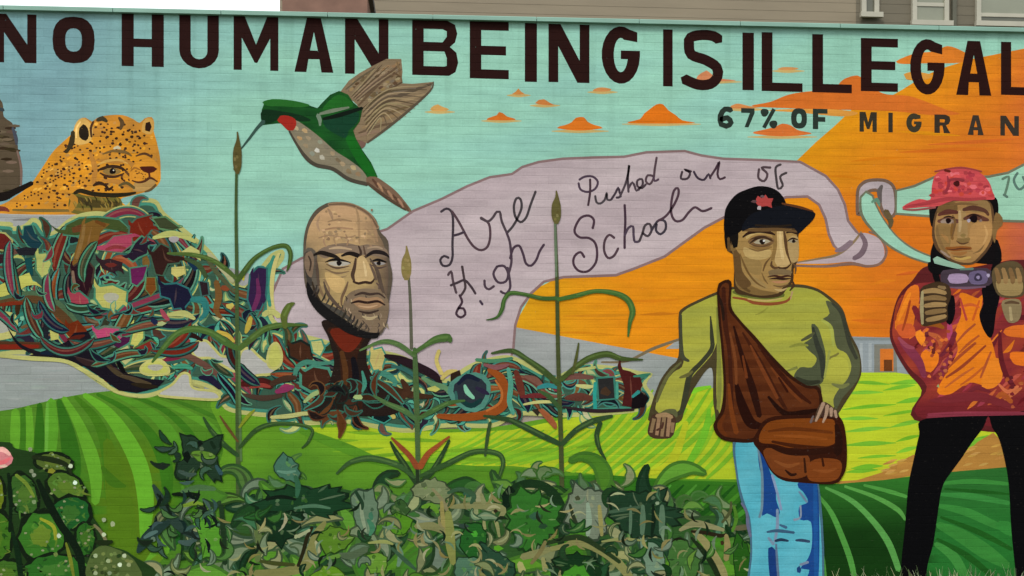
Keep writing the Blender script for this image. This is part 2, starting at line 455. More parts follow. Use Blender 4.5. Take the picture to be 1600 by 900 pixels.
# ------------------------------------------------------------------ lettering
INK = (36,13,10)
def glyph(ch, x0, x1, t, b, w=None, col=INK, hw=None, name='painted_letter'):
    part(name, None, mat='paint_letter')
    W, H = x1-x0, b-t
    w = w or 18
    hw = hw or w*.8
    T = lambda x, y: (x0+x, t+y + (x/W-.5)*W*.028)
    def pg(pts, holes=()): poly([T(*p) for p in pts], col, False, [[T(*p) for p in h] for h in holes])
    if ch == 'I': pg([(0,0),(W,0),(W,H),(0,H)])
    elif ch == 'L': pg([(0,0),(w,0),(w,H-hw),(W,H-hw),(W,H),(0,H)])
    elif ch == 'H': pg([(0,0),(w,0),(w,H*.47),(W-w,H*.47),(W-w,0),(W,0),(W,H),(W-w,H),(W-w,H*.63),(w,H*.63),(w,H),(0,H)])
    elif ch == 'E': pg([(0,0),(W,0),(W,hw),(w,hw),(w,H*.43),(W*.93,H*.43),(W*.93,H*.43+hw),(w,H*.43+hw),(w,H-hw),(W,H-hw),(W,H),(0,H)])
    elif ch == 'F': pg([(0,0),(W,0),(W,hw),(w,hw),(w,H*.4),(W*.85,H*.4),(W*.85,H*.4+hw),(w,H*.4+hw),(w,H),(0,H)])
    elif ch == 'N': pg([(0,0),(w*1.05,0),(W-w*.85,H*.62),(W-w*.85,0),(W,0),(W,H),(W-w*1.05,H),(w*.85,H*.38),(w*.85,H),(0,H)])
    elif ch == 'M': pg([(0,0),(w*1.1,0),(W/2,H*.52),(W-w*1.1,0),(W,0),(W,H),(W-w*.8,H),(W-w*.8,H*.4),(W/2+2,H*.86),(W/2-2,H*.86),(w*.8,H*.4),(w*.8,H),(0,H)])
    elif ch == 'A': pg([(W*.32,0),(W*.68,0),(W,H),(W-w*1.1,H),(W*.64,H*.76),(W*.36,H*.76),(w*1.1,H),(0,H)], [[(W*.5,H*.26),(W*.4,H*.6),(W*.6,H*.6)]])
    elif ch == 'R':
        pg([(0,0),(W*.7,0),(W*.95,H*.1),(W,H*.3),(W*.9,H*.5),(W*.72,H*.57),(W,H),(W-w*1.2,H),(W*.5,H*.6),(w,H*.6),(w,H),(0,H)], [[(w,hw),(w,H*.42),(W*.62,H*.42),(W-w,H*.3),(W*.62,hw)]])
    elif ch == 'B':
        pg([(0,0),(W*.74,0),(W*.93,H*.08),(W*.98,H*.24),(W*.93,H*.4),(W*.82,H*.48),(W*.96,H*.58),(W,H*.76),(W*.94,H*.93),(W*.8,H),(0,H)],
           [[(w,hw),(w,H*.4),(W*.66,H*.4),(W-w,H*.3),(W-w,H*.2),(W*.66,hw)], [(w,H*.4+hw),(w,H-hw),(W*.7,H-hw),(W-w,H*.82),(W-w,H*.68),(W*.7,H*.4+hw)]])
    elif ch == 'O' or ch == '0':
        n = 20
        o = [(W/2+W/2*math.copysign(abs(math.cos(a))**.8, math.cos(a)), H/2+H/2*math.copysign(abs(math.sin(a))**.8, math.sin(a))) for a in [2*math.pi*i/n for i in range(n)]]
        r = [(W/2+(W/2-w)*math.copysign(abs(math.cos(a))**.8, math.cos(a)), H/2+(H/2-hw*1.15)*math.copysign(abs(math.sin(a))**.8, math.sin(a))) for a in [2*math.pi*i/n for i in range(n)]]
        pg(o, [r])
    elif ch == 'U':
        o = [(0,0),(w,0),(w,H*.68)] + [(W/2-(W/2-w)*math.cos(a), H*.68+(H*.32-hw)*math.sin(a)) for a in [math.pi*i/8 for i in range(1,8)]] + [(W-w,H*.68),(W-w,0),(W,0),(W,H*.66)] \
            + [(W/2+W/2*math.cos(a), H*.66+H*.34*math.sin(a)) for a in [math.pi*i/10 for i in range(1,10)]] + [(0,H*.66)]
        pg(o)
    elif ch == 'G':
        a0, a1 = -math.radians(48), -math.radians(360-2)
        n = 20
        ang = [a0+(a1-a0)*i/n for i in range(n+1)]
        o = [(W/2+W/2*math.cos(a)*1.0, H/2+H/2*math.sin(a)) for a in ang]
        o[0] = (W*.93, H*.1)
        r = [(W/2+(W/2-w)*math.cos(a), H/2+(H/2-hw*1.2)*math.sin(a)) for a in reversed(ang)]
        r[0] = (W-w, H*.62)
        r[-1] = (W*.93, H*.27)
        pg([p for p in o] + [(W,H*.42),(W*.5,H*.42),(W*.5,H*.57),(W-w,H*.57)] + r[1:])
    elif ch == 'S':
        rib([T(W*.94,H*.16), T(W*.8,hw*.6), T(W*.5,hw*.5), T(W*.2,hw*.8), T(w*.5,H*.25), T(W*.22,H*.43), T(W*.6,H*.52), T(W*.88,H*.64), T(W*.9,H*.8), T(W*.72,H*.93), T(W*.4,H*.95), T(W*.04,H*.86)], col, w*.85)
    elif ch == '6':
        rib([T(W*.85,H*.1), T(W*.45,H*.05), T(W*.15,H*.4), T(W*.2,H*.85), T(W*.55,H*.94), T(W*.85,H*.75), T(W*.6,H*.5), T(W*.2,H*.6)], col, w)
    elif ch == '7': pg([(0,0),(W,0),(W,hw),(W*.55,H),(W*.25,H),(W*.65,hw),(0,hw)])
    elif ch == '%':
        rib([T(W*.85,0), T(W*.15,H)], col, w*.7, False)
        ell(*T(W*.2,H*.2), w*.75, w*.75, col); ell(*T(W*.8,H*.8), w*.75, w*.75, col)
for ch, x0, x1, t, b, w in (('N',-8,57,22,98,17),('O',82,148,26,99,20),('H',190,256,22,104,19),('U',280,342,23,107,18),('M',365,435,26,110,16),('A',460,521,28,113,17),
    ('N',539,607,29,116,18),('B',644,716,31,118,18),('E',734,795,33,123,18),('I',820,839,36,128,16),('N',857,921,38,129,18),('G',940,1000,41,131,19),
    ('I',1036,1051,46,135,14),('S',1067,1127,47,137,19),('I',1160,1178,51,141,16),('L',1190,1254,51,143,17),('L',1269,1331,54,145,17),('E',1345,1403,60,143,17),
    ('G',1422,1476,61,148,17),('A',1494,1549,64,149,17),('L',1564,1626,66,149,16)):
    glyph(ch, x0, x1, t, b, w)
SM = (48,66,58)
for ch, x0, x1, t, b, c in (('6',1122,1146,169,199,SM),('7',1158,1179,169,199,SM),('%',1190,1213,170,200,SM),('O',1236,1261,169,201,SM),('F',1270,1293,170,202,SM),
    ('M',1343,1370,175,206,(66,60,44)),('I',1388,1395,176,207,(66,56,44)),('G',1416,1440,177,207,(76,70,50)),('R',1460,1485,179,208,(70,56,44)),('A',1512,1537,180,211,(74,62,52)),('N',1563,1592,181,212,(70,60,50))):
    glyph(ch, x0, x1, t, b, 8.5, mix(c, (20,18,14), .35), 7.5, 'small_painted_letter')

# ------------------------------------------------------------------ speech scrolls
LIL, LILE = (172,156,161), (128,104,104)
def lil_col(x, y): return mix((170,155,160), (180,166,170), .5+.5*math.sin(x*.02+y*.05))
SC = part('painted_speech_scroll', 'broad lilac speech scroll coming from the man, with handwriting on it', mat='paint_wash')
main = [(442,420),(470,404),(560,372),(605,358),(645,330),(690,311),(730,291),(765,277),(800,272),(816,261),(842,253),(880,248),(930,246),(975,245),(1010,238),(1070,236),(1096,243),(1130,248),(1190,250),(1250,253),(1290,275),(1309,296),(1320,320),(1325,345),(1338,362),(1346,370),
        (1312,392),(1303,384),(1295,366),(1290,342),(1280,320),(1262,307),(1228,308),(1180,330),(1134,338),(1100,356),(1060,385),(1038,401),(990,420),(962,430),(880,433),(850,440),(830,458),(814,480),(805,508),(802,546),(796,566),(740,580),(692,596),(640,580),(560,560),(480,530),(428,505),(424,462)]
fill_line(main, lil_col, LILE, 4, False)
poly([(1238,411),(1275,406),(1308,399),(1334,380),(1346,364),(1372,372),(1382,392),(1376,410),(1352,414),(1330,409),(1290,412)], LIL)
rib([(1238,411,2),(1275,405,3),(1308,398,4),(1332,380,4),(1346,362,3)], (128,108,80))
rib([(1238,415,3),(1290,416,4),(1330,412,5),(1356,416,4),(1376,411,4),(1385,392,4),(1374,370,3),(1358,362,3)], (124,96,84))
rib([(1345,366,6),(1352,380,8),(1346,396,9),(1334,404,7)], (108,90,98))
rib([(1306,392,5),(1318,388,9),(1330,378,8)], (122,104,112))
fill_line([(1340,300),(1346,288),(1358,282),(1382,282),(1396,292),(1400,315),(1398,334),(1386,340),(1376,322),(1374,300),(1360,298),(1350,308),(1345,330),(1340,335)], (168,156,160), (110,88,74), 5)
rib([(1378,290,4),(1374,300,8),(1376,316,4)], (92,84,82))
MS = part('painted_speech_scroll', 'mint green speech scroll coming from the woman in the pink cap', mat='paint_wash')
MINT, MINTE = (146,192,168), (104,108,88)
fill_line([(1400,298),(1428,291),(1462,276),(1545,276),(1575,270),(1602,256),(1770,238),(1770,352),(1600,346),(1560,345),(1455,338),(1400,334)], MINT, MINTE, 4, False)
rib([(1354,306,22),(1358,330,30),(1372,352,27),(1394,376,22),(1424,395,17),(1460,408,13),(1506,420,7)], MINTE)
rib([(1354,308,16),(1359,330,23),(1373,352,21),(1395,376,16),(1424,395,11),(1460,408,8),(1504,419,4)], (144,190,168))
rib([(1384,330,9),(1392,346,9),(1390,356,4)], (92,78,52))
rib([(1362,316,3),(1370,312,7),(1374,322,3)], (92,130,110))

def word(strokes, label, parent, w=4, col=(108,96,102)):
    part('handwritten_word', label, parent, mat='paint_letter')
    for s in strokes:
        rib(s, jig(col, 8), w)
WR = (66,54,62)
word([[(689,331),(698,326),(706,332),(708,350),(707,380),(707,402),(702,414),(692,415),(688,406),(694,400),(701,403)],
      [(706,330),(714,342),(722,356),(731,373),(741,386),(752,391),(762,385),(766,368),(764,350),(756,343),(751,340)],[(709,368),(717,366),(726,362)],
      [(751,341),(762,346),(770,340),(776,331),(781,331),(784,346),(792,364)],
      [(792,364),(801,354),(809,340),(815,324),(813,311),(807,310),(803,322),(805,338),(813,347),(822,340),(829,320),(837,299)]], 'handwritten word Are in looping dark strokes', SC, 3.9, WR)
word([[(700,430),(705,424),(708,440),(713,458)],[(722,416),(725,434),(727,450),(720,462)],[(704,446),(714,442),(726,438),(736,448),(743,459)],[(718,461),(722,472),(716,482),(713,491),(720,496),(727,491),(724,482),(716,482)],
      [(757,438),(758,448),(764,452),(772,447)],[(750,470),(754,476)],[(777,416),(771,428),(778,441),(790,440),(794,428),(788,416),(778,416)],[(793,418),(796,434),(797,450),(790,459),(782,455)],[(794,430),(799,410),(798,390),(796,376),(791,362)],
      [(797,404),(802,388),(811,384),(817,396),(822,412),(830,415),(838,406),(843,393),(850,382)]], 'handwritten word High in looping dark strokes', SC, 3.9, WR)
word([[(904,286),(907,296),(918,300),(930,295),(934,284),(926,276),(914,276),(905,281)],[(922,280),(922,300),(919,321)],[(930,306),(932,316),(938,318),(945,312),(948,301),(949,312),(955,312)],[(955,312),(962,301),(966,293),(968,300),(970,307),(963,309)],
      [(969,306),(977,288),(982,268),(983,258),(981,278),(982,300)],[(982,294),(988,285),(992,292),(994,298),(999,296)],[(997,296),(1004,289),(1003,280),(996,282),(996,291),(1003,294),(1009,288)],[(1020,275),(1012,274),(1009,283),(1015,288),(1021,279),(1023,264),(1026,246)],[(1021,276),(1023,283),(1029,280)]], 'handwritten word Pushed in looping dark strokes', SC, 3.6, WR)
word([[(1066,268),(1064,279),(1074,279),(1078,270),(1069,265),(1080,268)],[(1084,268),(1090,278),(1100,281),(1107,272),(1110,279)],[(1110,276),(1118,264),(1124,253),(1121,272),(1125,280),(1133,277)]], 'handwritten word out in short dark strokes', SC, 3.6, WR)
word([[(1186,264),(1185,278),(1194,283),(1199,272),(1190,262),(1204,262)],[(1220,257),(1212,262),(1213,280),(1216,295),(1223,290),(1219,276),(1229,270)]], 'handwritten word of above the black cap', SC, 3.8, WR)
word([[(926,357),(928,344),(920,337),(908,340),(900,352),(898,363),(906,371),(920,372),(930,380),(933,396),(930,412),(918,424),(904,423),(896,412),(898,400),(907,394),(913,402)],
      [(960,372),(952,367),(945,376),(944,392),(950,403),(959,400),(966,388)],[(976,320),(977,345),(976,370),(976,388)],[(976,368),(982,356),(989,354),(990,368),(992,378),(999,377)],
      [(999,377),(1004,364),(1008,352),(1015,350),(1018,360),(1012,369),(1004,364)],[(1018,360),(1024,350),(1030,344),(1039,346),(1040,358),(1032,366),(1025,360),(1026,350)],
      [(1028,345),(1040,338),(1052,322),(1060,304),(1059,294),(1053,298),(1049,316),(1049,334),(1055,345),(1066,344),(1076,332),(1086,324),(1098,330),(1112,325)]], 'handwritten word School in looping dark strokes', SC, 3.9, WR)
word([[(1566,280),(1576,276),(1574,290),(1570,304)],[(1590,270),(1584,282),(1592,296),(1602,288),(1598,276)],[(1568,304),(1574,308)]], 'dark handwriting beginning on the mint green scroll', MS, 4, (88,116,102))

# ------------------------------------------------------------------ leopard and its neighbour
LP = part('painted_leopard', 'orange spotted leopard with its head turned right, painted at the left of the mural')
def leo(x, y): return mix(mix((212,142,34), (188,126,52), (220-y)/60), (160,112,52), .3+.35*math.sin(x*.09+1.5*math.sin(y*.07)))
poly([(-8,333),(14,314),(44,292),(62,268),(82,238),(98,222),(113,208),(117,196),(124,186),(134,184),(144,190),(152,184),(170,180),(192,180),(208,186),(218,192),(226,185),(237,183),(241,192),(240,204),(245,222),(250,246),(251,268),(250,284),(240,295),(224,301),(205,306),(188,312),(187,333)], leo)
part('neck', 'dark olive shaded throat under the jaw', LP)
poly([(112,302),(135,306),(165,309),(188,310),(188,333),(150,335),(110,331)], (98,90,38)); rib([(20,328,3),(60,329,5),(112,329,4)], (116,96,48))
rib([(108,306,4),(130,314,10),(160,320,12),(186,318,6)], (70,60,28)); rib([(112,326,3),(140,328,6),(184,326,4)], (128,104,46)); rib([(100,300,3),(116,312,12),(110,328,8)], (176,122,44))
for _ in range(30):
    x, y = R.uniform(112,182), R.uniform(306,322)
    rib([(x,y,1),(x+3,y+4,2.4),(x+4,y+9,.8)], jig((130,108,48) if R.random()<.5 else (54,46,24), 8))
part('marking', 'small dark rosettes and spots', LP)
lp = [(26,320),(60,280),(96,232),(116,214),(150,190),(200,188),(236,206),(244,240),(244,270),(226,292),(170,300),(112,302),(108,322),(30,324)]
scatter(90, lp, lambda x, y: dab(x, y, R.uniform(5,10), R.uniform(3,6), jig(R.choice(((184,136,66),(198,150,70),(226,168,66),(222,156,44),(170,124,62))), 6), -.5))
done = []
def spot(x, y):
    if any((x-a)**2+(y-b)**2 < 60 for a, b in done): return
    done.append((x, y))
    k = R.random(); s_ = 3.4 if y < 250 and x > 118 else 4.2
    if k < .45 and x < 130:
        for q in range(3): dab(x+math.cos(q*2.1)*3.4, y+math.sin(q*2.1)*2.8, 3.4, 3, jig((62,36,24),8))
    else: dab(x, y, s_*R.uniform(.9,1.4), s_*R.uniform(.8,1.2), jig(R.choice(((58,34,22),(76,44,28),(44,28,20))), 6))
scatter(420, lp, spot)
for q in ([(196,250,3),(210,262,9),(206,284,7)],[(140,236,4),(148,262,9),(146,288,5)],[(150,250,2),(176,252,7),(204,252,3)],[(160,282,3),(184,284,8),(204,292,4)]): rib(q, (172,118,50))
scatter(60, lp, lambda x, y: dab(x, y, 4.4, 3.8, jig((60,36,22), 8)))
for x, y in ((186,200),(192,210),(200,204),(206,214),(212,206),(198,218),(182,216),(174,206),(168,214),(210,226),(188,226),(176,224),(160,206),(218,216),(226,224),(196,232)): dab(x, y, 5.5, 4.5, jig((50,30,22), 6))
part('eye', 'narrow dark rimmed eye', LP)
rib([(152,266,2),(162,263,5),(174,260,5),(188,262,5),(198,268,2)], (52,34,22)); poly([(160,268),(168,263),(180,263),(190,268),(180,273),(168,273)], (136,108,58)); ell(176,267.5,5,4.6,(16,8,6)); rib([(156,270,2),(166,275,4),(180,276,4),(194,271,2)], (66,42,26)); ell(177.5,266,1.2,1.2,(200,196,180),6)
rib([(152,258,2),(166,252,4),(186,250,4),(200,256,2)], (196,150,74)); rib([(196,268,3),(204,276,4),(208,286,3)], (92,60,34)); rib([(160,241,2),(176,236,4),(196,238,5),(206,244,2)], (110,84,44)); rib([(212,244,2),(226,240,4),(238,246,3)], (84,56,34)); rib([(178,232,3),(184,230,5),(188,232,3)], (190,182,150))
part('ear', 'rounded left ear, dark inside', LP)
poly([(116,224),(117,198),(123,187),(132,185),(141,192),(145,206),(142,220),(130,226)], (206,164,88)); poly([(124,214),(124,200),(130,194),(137,200),(139,212),(134,220)], (34,26,16)); rib([(119,216,2),(120,200,3),(126,190,2)], (236,196,120)); rib([(146,190,3),(142,200,4),(143,214,3)], (70,46,28))
part('ear', 'small rounded right ear, dark inside', LP)
poly([(222,206),(224,190),(231,184),(239,187),(241,200),(236,210)], (190,146,74)); poly([(227,204),(228,192),(234,190),(237,198),(234,206)], (38,22,14))
part('ear', 'dark patches between the ears', LP)
rib([(152,188,5),(160,185,8),(167,190,4)], (62,54,36)); rib([(186,184,4),(191,192,7),(188,202,4)], (86,64,38)); rib([(104,238,4),(110,226,7),(112,214,5)], (54,42,26))
part('muzzle', 'broad muzzle with dark nose and mouth', LP)
poly([(206,262),(218,252),(236,248),(247,258),(248,276),(240,290),(224,296),(208,292),(202,278)], (204,138,44)); poly([(210,286),(226,282),(242,280),(240,292),(224,299),(208,298)], (170,134,78))
poly([(218,261),(228,260),(240,260),(246,264),(240,269),(232,271),(224,268)], (70,26,18)); rib([(233,270,3),(234,278,3)], (80,34,22)); rib([(246,284,2),(240,280,3),(234,278,4),(226,283,4),(216,285,3),(206,282,2)], (78,44,26))
for i in range(14): dab(R.uniform(208,230), R.uniform(266,280), 2.2, 2, (74,42,24))
rib([(220,266,1),(210,262,3),(204,268,1)], (150,98,40)); rib([(116,302,4),(126,298,7),(146,303,7),(172,305,7),(196,304,6),(212,301,3)], (38,32,18)); rib([(146,290,3),(154,286,6),(164,289,4),(170,296,5),(176,292,3)], (48,32,20)); rib([(186,290,3),(198,286,5),(210,294,4)], (92,78,44)); rib([(226,300,2),(236,296,4),(244,288,3)], (96,76,44))
part('painted_figure', 'grey brown carved figure cut off by the left edge of the mural')
poly([(-170,140),(-20,140),(0,155),(5,166),(6,182),(19,192),(22,200),(27,214),(28,232),(32,246),(33,270),(30,292),(12,303),(-10,312),(-170,320)], (82,70,54))
for i in range(52):
    x = R.uniform(-60,24); y = R.uniform(196,300)
    rib([(x-9,y,2),(x,y,5),(x+8,y,2)], jig(R.choice(((54,42,26),(108,94,76),(66,56,38),(92,78,62),(44,34,20))), 6))
rib([(0,170,5),(5,172,6)], (52,62,66)); rib([(20,200,4),(25,216,6),(26,226,3)], (68,72,84)); rib([(27,236,3),(33,262,4),(33,290,3)], (118,96,86))
rib([(-60,312,10),(0,308,14),(22,300,10),(50,286,7)], (22,16,12))
rib([(103,238,4),(112,224,8),(114,206,6)], (54,46,28))
rib([(-60,330,6),(0,326,8),(14,330,3)], (112,52,42))

# ------------------------------------------------------------------ hummingbird
HB = part('painted_hummingbird', 'green backed hummingbird painted hovering over the corn tassel')
WG = part('wing', 'brown feathered wings spread behind the back', HB)
poly([(532,143),(545,126),(562,114),(580,104),(592,98),(604,92),(627,92),(629,112),(627,130),(644,131),(677,128),(671,143),(655,158),(636,173),(616,190),(598,203),(572,224),(556,219),(544,206),(554,190),(562,176),(558,164),(546,153)], (124,106,82), False)
scatter(70, [(542,138),(560,120),(600,104),(624,98),(624,130),(600,150),(570,160)], lambda x, y: dab(x, y, 8, 5, jig(R.choice(((150,132,104),(104,86,62),(136,112,78),(88,70,50),(120,110,92))), 6), -.4))
for (x0,y0,x1,y1,w,c) in ((560,165,625,100,5,(96,78,58)),(566,170,629,128,4,(84,68,50)),(575,172,674,131,6,(84,72,58)),(572,180,668,146,6,(142,122,92)),(570,192,650,163,4,(102,84,58)),(566,200,634,176,6,(132,110,80)),(560,208,615,192,4,(96,78,60)),(556,214,596,205,6,(130,108,88)),
    (600,150,650,138,4,(104,92,78)),(540,140,590,104,3,(92,82,64)),(620,96,628,128,4,(112,92,66)),(606,112,626,120,3,(90,70,48))):
    rib([(x0,y0,w*.5),((x0+x1)/2,(y0+y1)/2-2,w),(x1,y1,w*.5)], c)
for i in range(13):
    t = i/12; rib([(566+8*t,172+40*t,1),(606+6*t-18*t*t,140+44*t,2.2),(668-70*t*t-4*t,134+72*t,.8)], jig((88,74,56) if i % 2 else (150,132,102),6))
for i in range(8):
    t = i/7; rib([(548+10*t,150+8*t,1),(572+16*t,124+10*t,2),(592+36*t,100+8*t,.8)], jig((90,76,58) if i % 2 else (146,128,100),6))
rib([(574,223,3),(600,204,4),(636,175,4),(672,142,3),(677,128,2)], (84,74,60))
poly([(556,218),(572,224),(566,232),(558,228)], (110,84,74))
part('body', 'dark green back and head', HB)
def hg(x, y): return mix((16,60,26), (24,84,30), .5+.5*math.sin(x*.1+y*.07))
poly([(408,196),(409,172),(413,161),(424,156),(455,157),(478,163),(496,169),(504,160),(516,148),(530,142),(544,148),(552,160),(566,172),(562,190),(552,204),(556,216),(566,234),(580,254),(590,276),(583,284),(572,276),(552,262),(530,246),(512,228),(494,210),(476,198),(458,192),(432,193),(414,195)], hg, False)
poly([(410,160),(425,155),(456,157),(484,164),(470,168),(440,166),(420,166)], (36,98,36))
poly([(410,172),(440,174),(470,180),(486,188),(470,190),(440,186),(424,192),(410,192)], (12,44,22))
poly([(504,172),(516,156),(530,148),(546,156),(552,166),(530,172)], (28,92,30))
poly([(506,184),(535,178),(560,176),(558,192),(545,204),(540,216),(522,208),(508,198)], (16,58,38))
rib([(497,180,7),(500,188,6),(500,196,3)], (108,128,108)); rib([(500,178,4),(520,173,6),(545,168,3)], (108,120,100)); rib([(505,186,4),(530,180,7),(566,169,5)], (10,22,14))
poly([(540,216),(552,214),(566,236),(582,262),(588,278),(576,274),(556,250)], (20,92,26))
part('belly', 'buff and grey speckled belly', HB)
poly([(452,196),(462,188),(484,202),(504,218),(524,236),(546,250),(566,266),(576,284),(560,284),(540,276),(520,262),(496,258),(480,246),(466,230),(456,212)], (126,118,98))
for x, y, c in ((463,200,(176,160,128)),(476,204,(178,150,110)),(468,216,(170,138,96)),(482,216,(150,134,108)),(495,235,(190,188,178)),(503,246,(172,168,152)),(520,240,(150,132,104)),(535,256,(160,140,110)),(552,262,(168,150,112)),(510,230,(120,112,96)),(488,240,(128,132,118)),(560,272,(140,116,88)),(478,228,(140,124,98)),(500,222,(134,138,118)),(528,250,(112,98,76)),(545,268,(120,104,78))):
    dab(x, y, 10, 7, c, .6)
rib([(452,205,3),(464,226,4),(478,246,6),(494,258,6),(520,264,6),(545,280,6),(574,288,6)], (70,64,54))
part('throat', 'bright red throat patch', HB)
poly([(433,188),(438,181),(450,181),(461,186),(463,195),(458,204),(450,204),(441,195)], (152,38,28))
part('beak', 'long thin dark beak', HB)
rib([(412,190,7),(402,200,5),(390,216,4),(374,236,2)], (52,78,70))
part('tail', 'narrow brown tail', HB)
poly([(572,278),(586,276),(600,284),(618,298),(632,314),(643,330),(632,328),(612,314),(592,300),(576,290)], (112,88,70))
rib([(574,286,4),(592,300,5),(612,314,5),(634,328,3)], (78,62,48))
for i in range(7): rib([(582+i*8,280+i*6.2,3),(588+i*8,288+i*6.2,4),(590+i*8,293+i*6.2,2)], jig((150,116,90) if i%2 else (90,66,52),6))
# ------------------------------------------------------------------ tangled graffiti lettering
TEAL, DTEAL, CREAM, OLIVE, RUST, BROWN, NAVY, MAG, PINK, MAROON = (62,128,108), (30,76,70), (170,172,98), (74,92,46), (128,58,26), (62,40,24), (22,18,34), (104,34,80), (158,62,88), (84,26,22)
GR = part('painted_graffiti', 'dense tangle of interlaced graffiti letters in teal, brown, maroon and cream, at the left')
g1 = [(-170,360),(0,346),(22,354),(38,350),(50,340),(62,344),(76,362),(90,356),(104,344),(124,334),(150,330),(186,332),(200,318),(214,310),(244,312),(258,332),(290,358),(326,388),(352,420),(368,440),(384,446),(404,420),(424,396),(442,390),(444,404),(428,430),(424,470),(430,500),(470,520),(520,535),(560,560),(560,640),(520,660),(470,655),(396,650),(352,640),(340,615),(300,600),(262,612),(226,622),(184,616),(140,590),(110,568),(60,556),(20,554),(-170,560)]
g2 = [(430,520),(470,520),(520,540),(560,548),(600,548),(640,560),(690,590),(704,588),(732,570),(760,560),(800,556),(850,580),(880,590),(905,570),(960,572),(1000,580),(1020,584),(1010,600),(1022,622),(1006,640),(960,648),(880,652),(810,650),(770,668),(700,668),(640,676),(600,672),(540,662),(470,664),(420,650)]
for g in (g1, g2):
    poly(g, (168,170,104))
def shrink(g, k=7):
    n = len(g); out = []
    for i in range(n):
        a, b = g[i-1], g[(i+1) % n]
        dx, dy = b[0]-a[0], b[1]-a[1]; d = math.hypot(dx, dy) or 1
        out.append((g[i][0]-dy/d*k, g[i][1]+dx/d*k))
    return out
for g in (g1, g2): poly(shrink(g), TEAL)
for g in (g1, g2): poly(shrink(g, 12), (52,82,66))
def flame(x, y, col, edge, s=1.0, hi=None):
    a = R.uniform(0, 6.28); k = R.choice((-1, 1))*R.uniform(.12, .5)
    n = 7; st = R.uniform(5.5, 9.5)*s; w = R.uniform(9, 15)*s; pk = R.uniform(.25, .6)
    pts = []
    for i in range(n):
        t = i/(n-1)
        u = t/pk if t < pk else (1-t)/(1-pk)
        pts.append((x, y, w*u**1.1))
        x += math.cos(a)*st; y += math.sin(a)*st; a += k*(1+.5*t)
    rib([(p[0], p[1], p[2]+5.5*s) for p in pts], edge)
    rib(pts, col)
    if hi: rib([(p[0]+1, p[1]-1, p[2]*.28) for p in pts[1:-1]], hi)
PAL = ((62,38,24),(84,58,32),(92,36,26),(26,20,36),(46,58,36),(18,22,40),(100,64,54),(112,80,40),(24,40,44),(118,46,58),(14,16,20),(60,26,24),(66,40,30),(30,20,28))
EDG = ((40,84,74),(50,100,84),(64,134,114),(76,134,104),(60,126,112),(52,110,96),(84,140,112),(36,92,86))
CRM = ((176,178,104),(166,172,96),(184,184,112),(158,168,116),(170,172,128))
scatter(30, shrink(g1, 10), lambda x, y: flame(x, y, jig(R.choice(CRM),8), (96,138,98), 1.0))
scatter(26, shrink(g2, 10), lambda x, y: flame(x, y, jig(R.choice(CRM),8), (96,138,98), .8))
scatter(170, shrink(g1, 14), lambda x, y: flame(x, y, jig(R.choice(PAL), 8), jig(R.choice(EDG), 8), 1.0, jig((104,76,52),14) if R.random() < .4 else None))
scatter(90, shrink(g2, 14), lambda x, y: flame(x, y, jig(R.choice(PAL), 8), jig(R.choice(EDG), 8), .8, jig((104,76,52),14) if R.random() < .4 else None))
scatter(40, shrink(g1, 16), lambda x, y: flame(x, y, jig(R.choice(CRM),8), (70,116,84), .55))
scatter(20, shrink(g2, 14), lambda x, y: flame(x, y, jig(R.choice(CRM),8), (70,116,84), .5))
scatter(26, shrink(g1, 16), lambda x, y: flame(x, y, jig((70,146,124),10), (30,60,56), .6))
scatter(18, shrink(g2, 14), lambda x, y: flame(x, y, jig((70,146,124),10), (30,60,56), .5))
part('graffiti_stroke', 'bold hooked strokes standing out of the tangle', GR)
def flow(x, y, g, n, w, col, edge, rim, fld):
    """a long stroke that follows the swing of the lettering"""
    pts = []
    ph = R.uniform(-.5, .5)
    for i in range(n):
        if i > 2 and not inside(x, y, g): break
        pts.append((x, y)); a = fld(x, y)+ph
        x += math.cos(a)*9; y += math.sin(a)*9
    m = len(pts)
    if m < 5: return
    q = [(p[0], p[1], w*math.sin(math.pi*min(.97, (i+.6)/m))**.8) for i, p in enumerate(pts)]
    q[-1] = (q[-1][0], q[-1][1], .6); q[0] = (q[0][0], q[0][1], .8)
    rib([(p[0], p[1], p[2]+9 if 0 < i < m-1 else 1) for i, p in enumerate(q)], rim)
    rib([(p[0], p[1], p[2]+5 if 0 < i < m-1 else 1) for i, p in enumerate(q)], edge)
    rib(q, col)
    if w > 8: rib([(p[0]-1, p[1]-p[2]*.15, p[2]*.3) for p in q[1:-1]], mix(col, (176,136,96), .3))
def f1(x, y):
    return math.atan2(y-440, (x-175)*.8)+1.45+.6*math.sin(x*.03) if x < 330 else 1.0+.6*math.sin(y*.05)
def f2(x, y): return .9*math.sin((x-430)*.035)+.25*math.sin(y*.2)
FPAL = ((62,36,22),(92,58,30),(104,34,20),(24,18,34),(96,52,40),(20,22,44),(128,62,28),(40,56,34),(70,22,22),(14,12,18),(112,40,60))
scatter(62, shrink(g1, 14), lambda x, y: flow(x, y, g1, R.randint(8,17), R.uniform(7,15), jig(R.choice(FPAL),8), jig(R.choice(EDG),8), jig(R.choice(((166,168,100),(24,44,40),(16,26,28),(44,84,70))),8), f1))
scatter(56, shrink(g2, 12), lambda x, y: flow(x, y, g2, R.randint(8,15), R.uniform(7,13), jig(R.choice(FPAL[:7]),8), jig(R.choice(EDG),8), jig(R.choice(((160,162,100),(24,44,40),(20,20,20),(30,64,56))),8), f2))
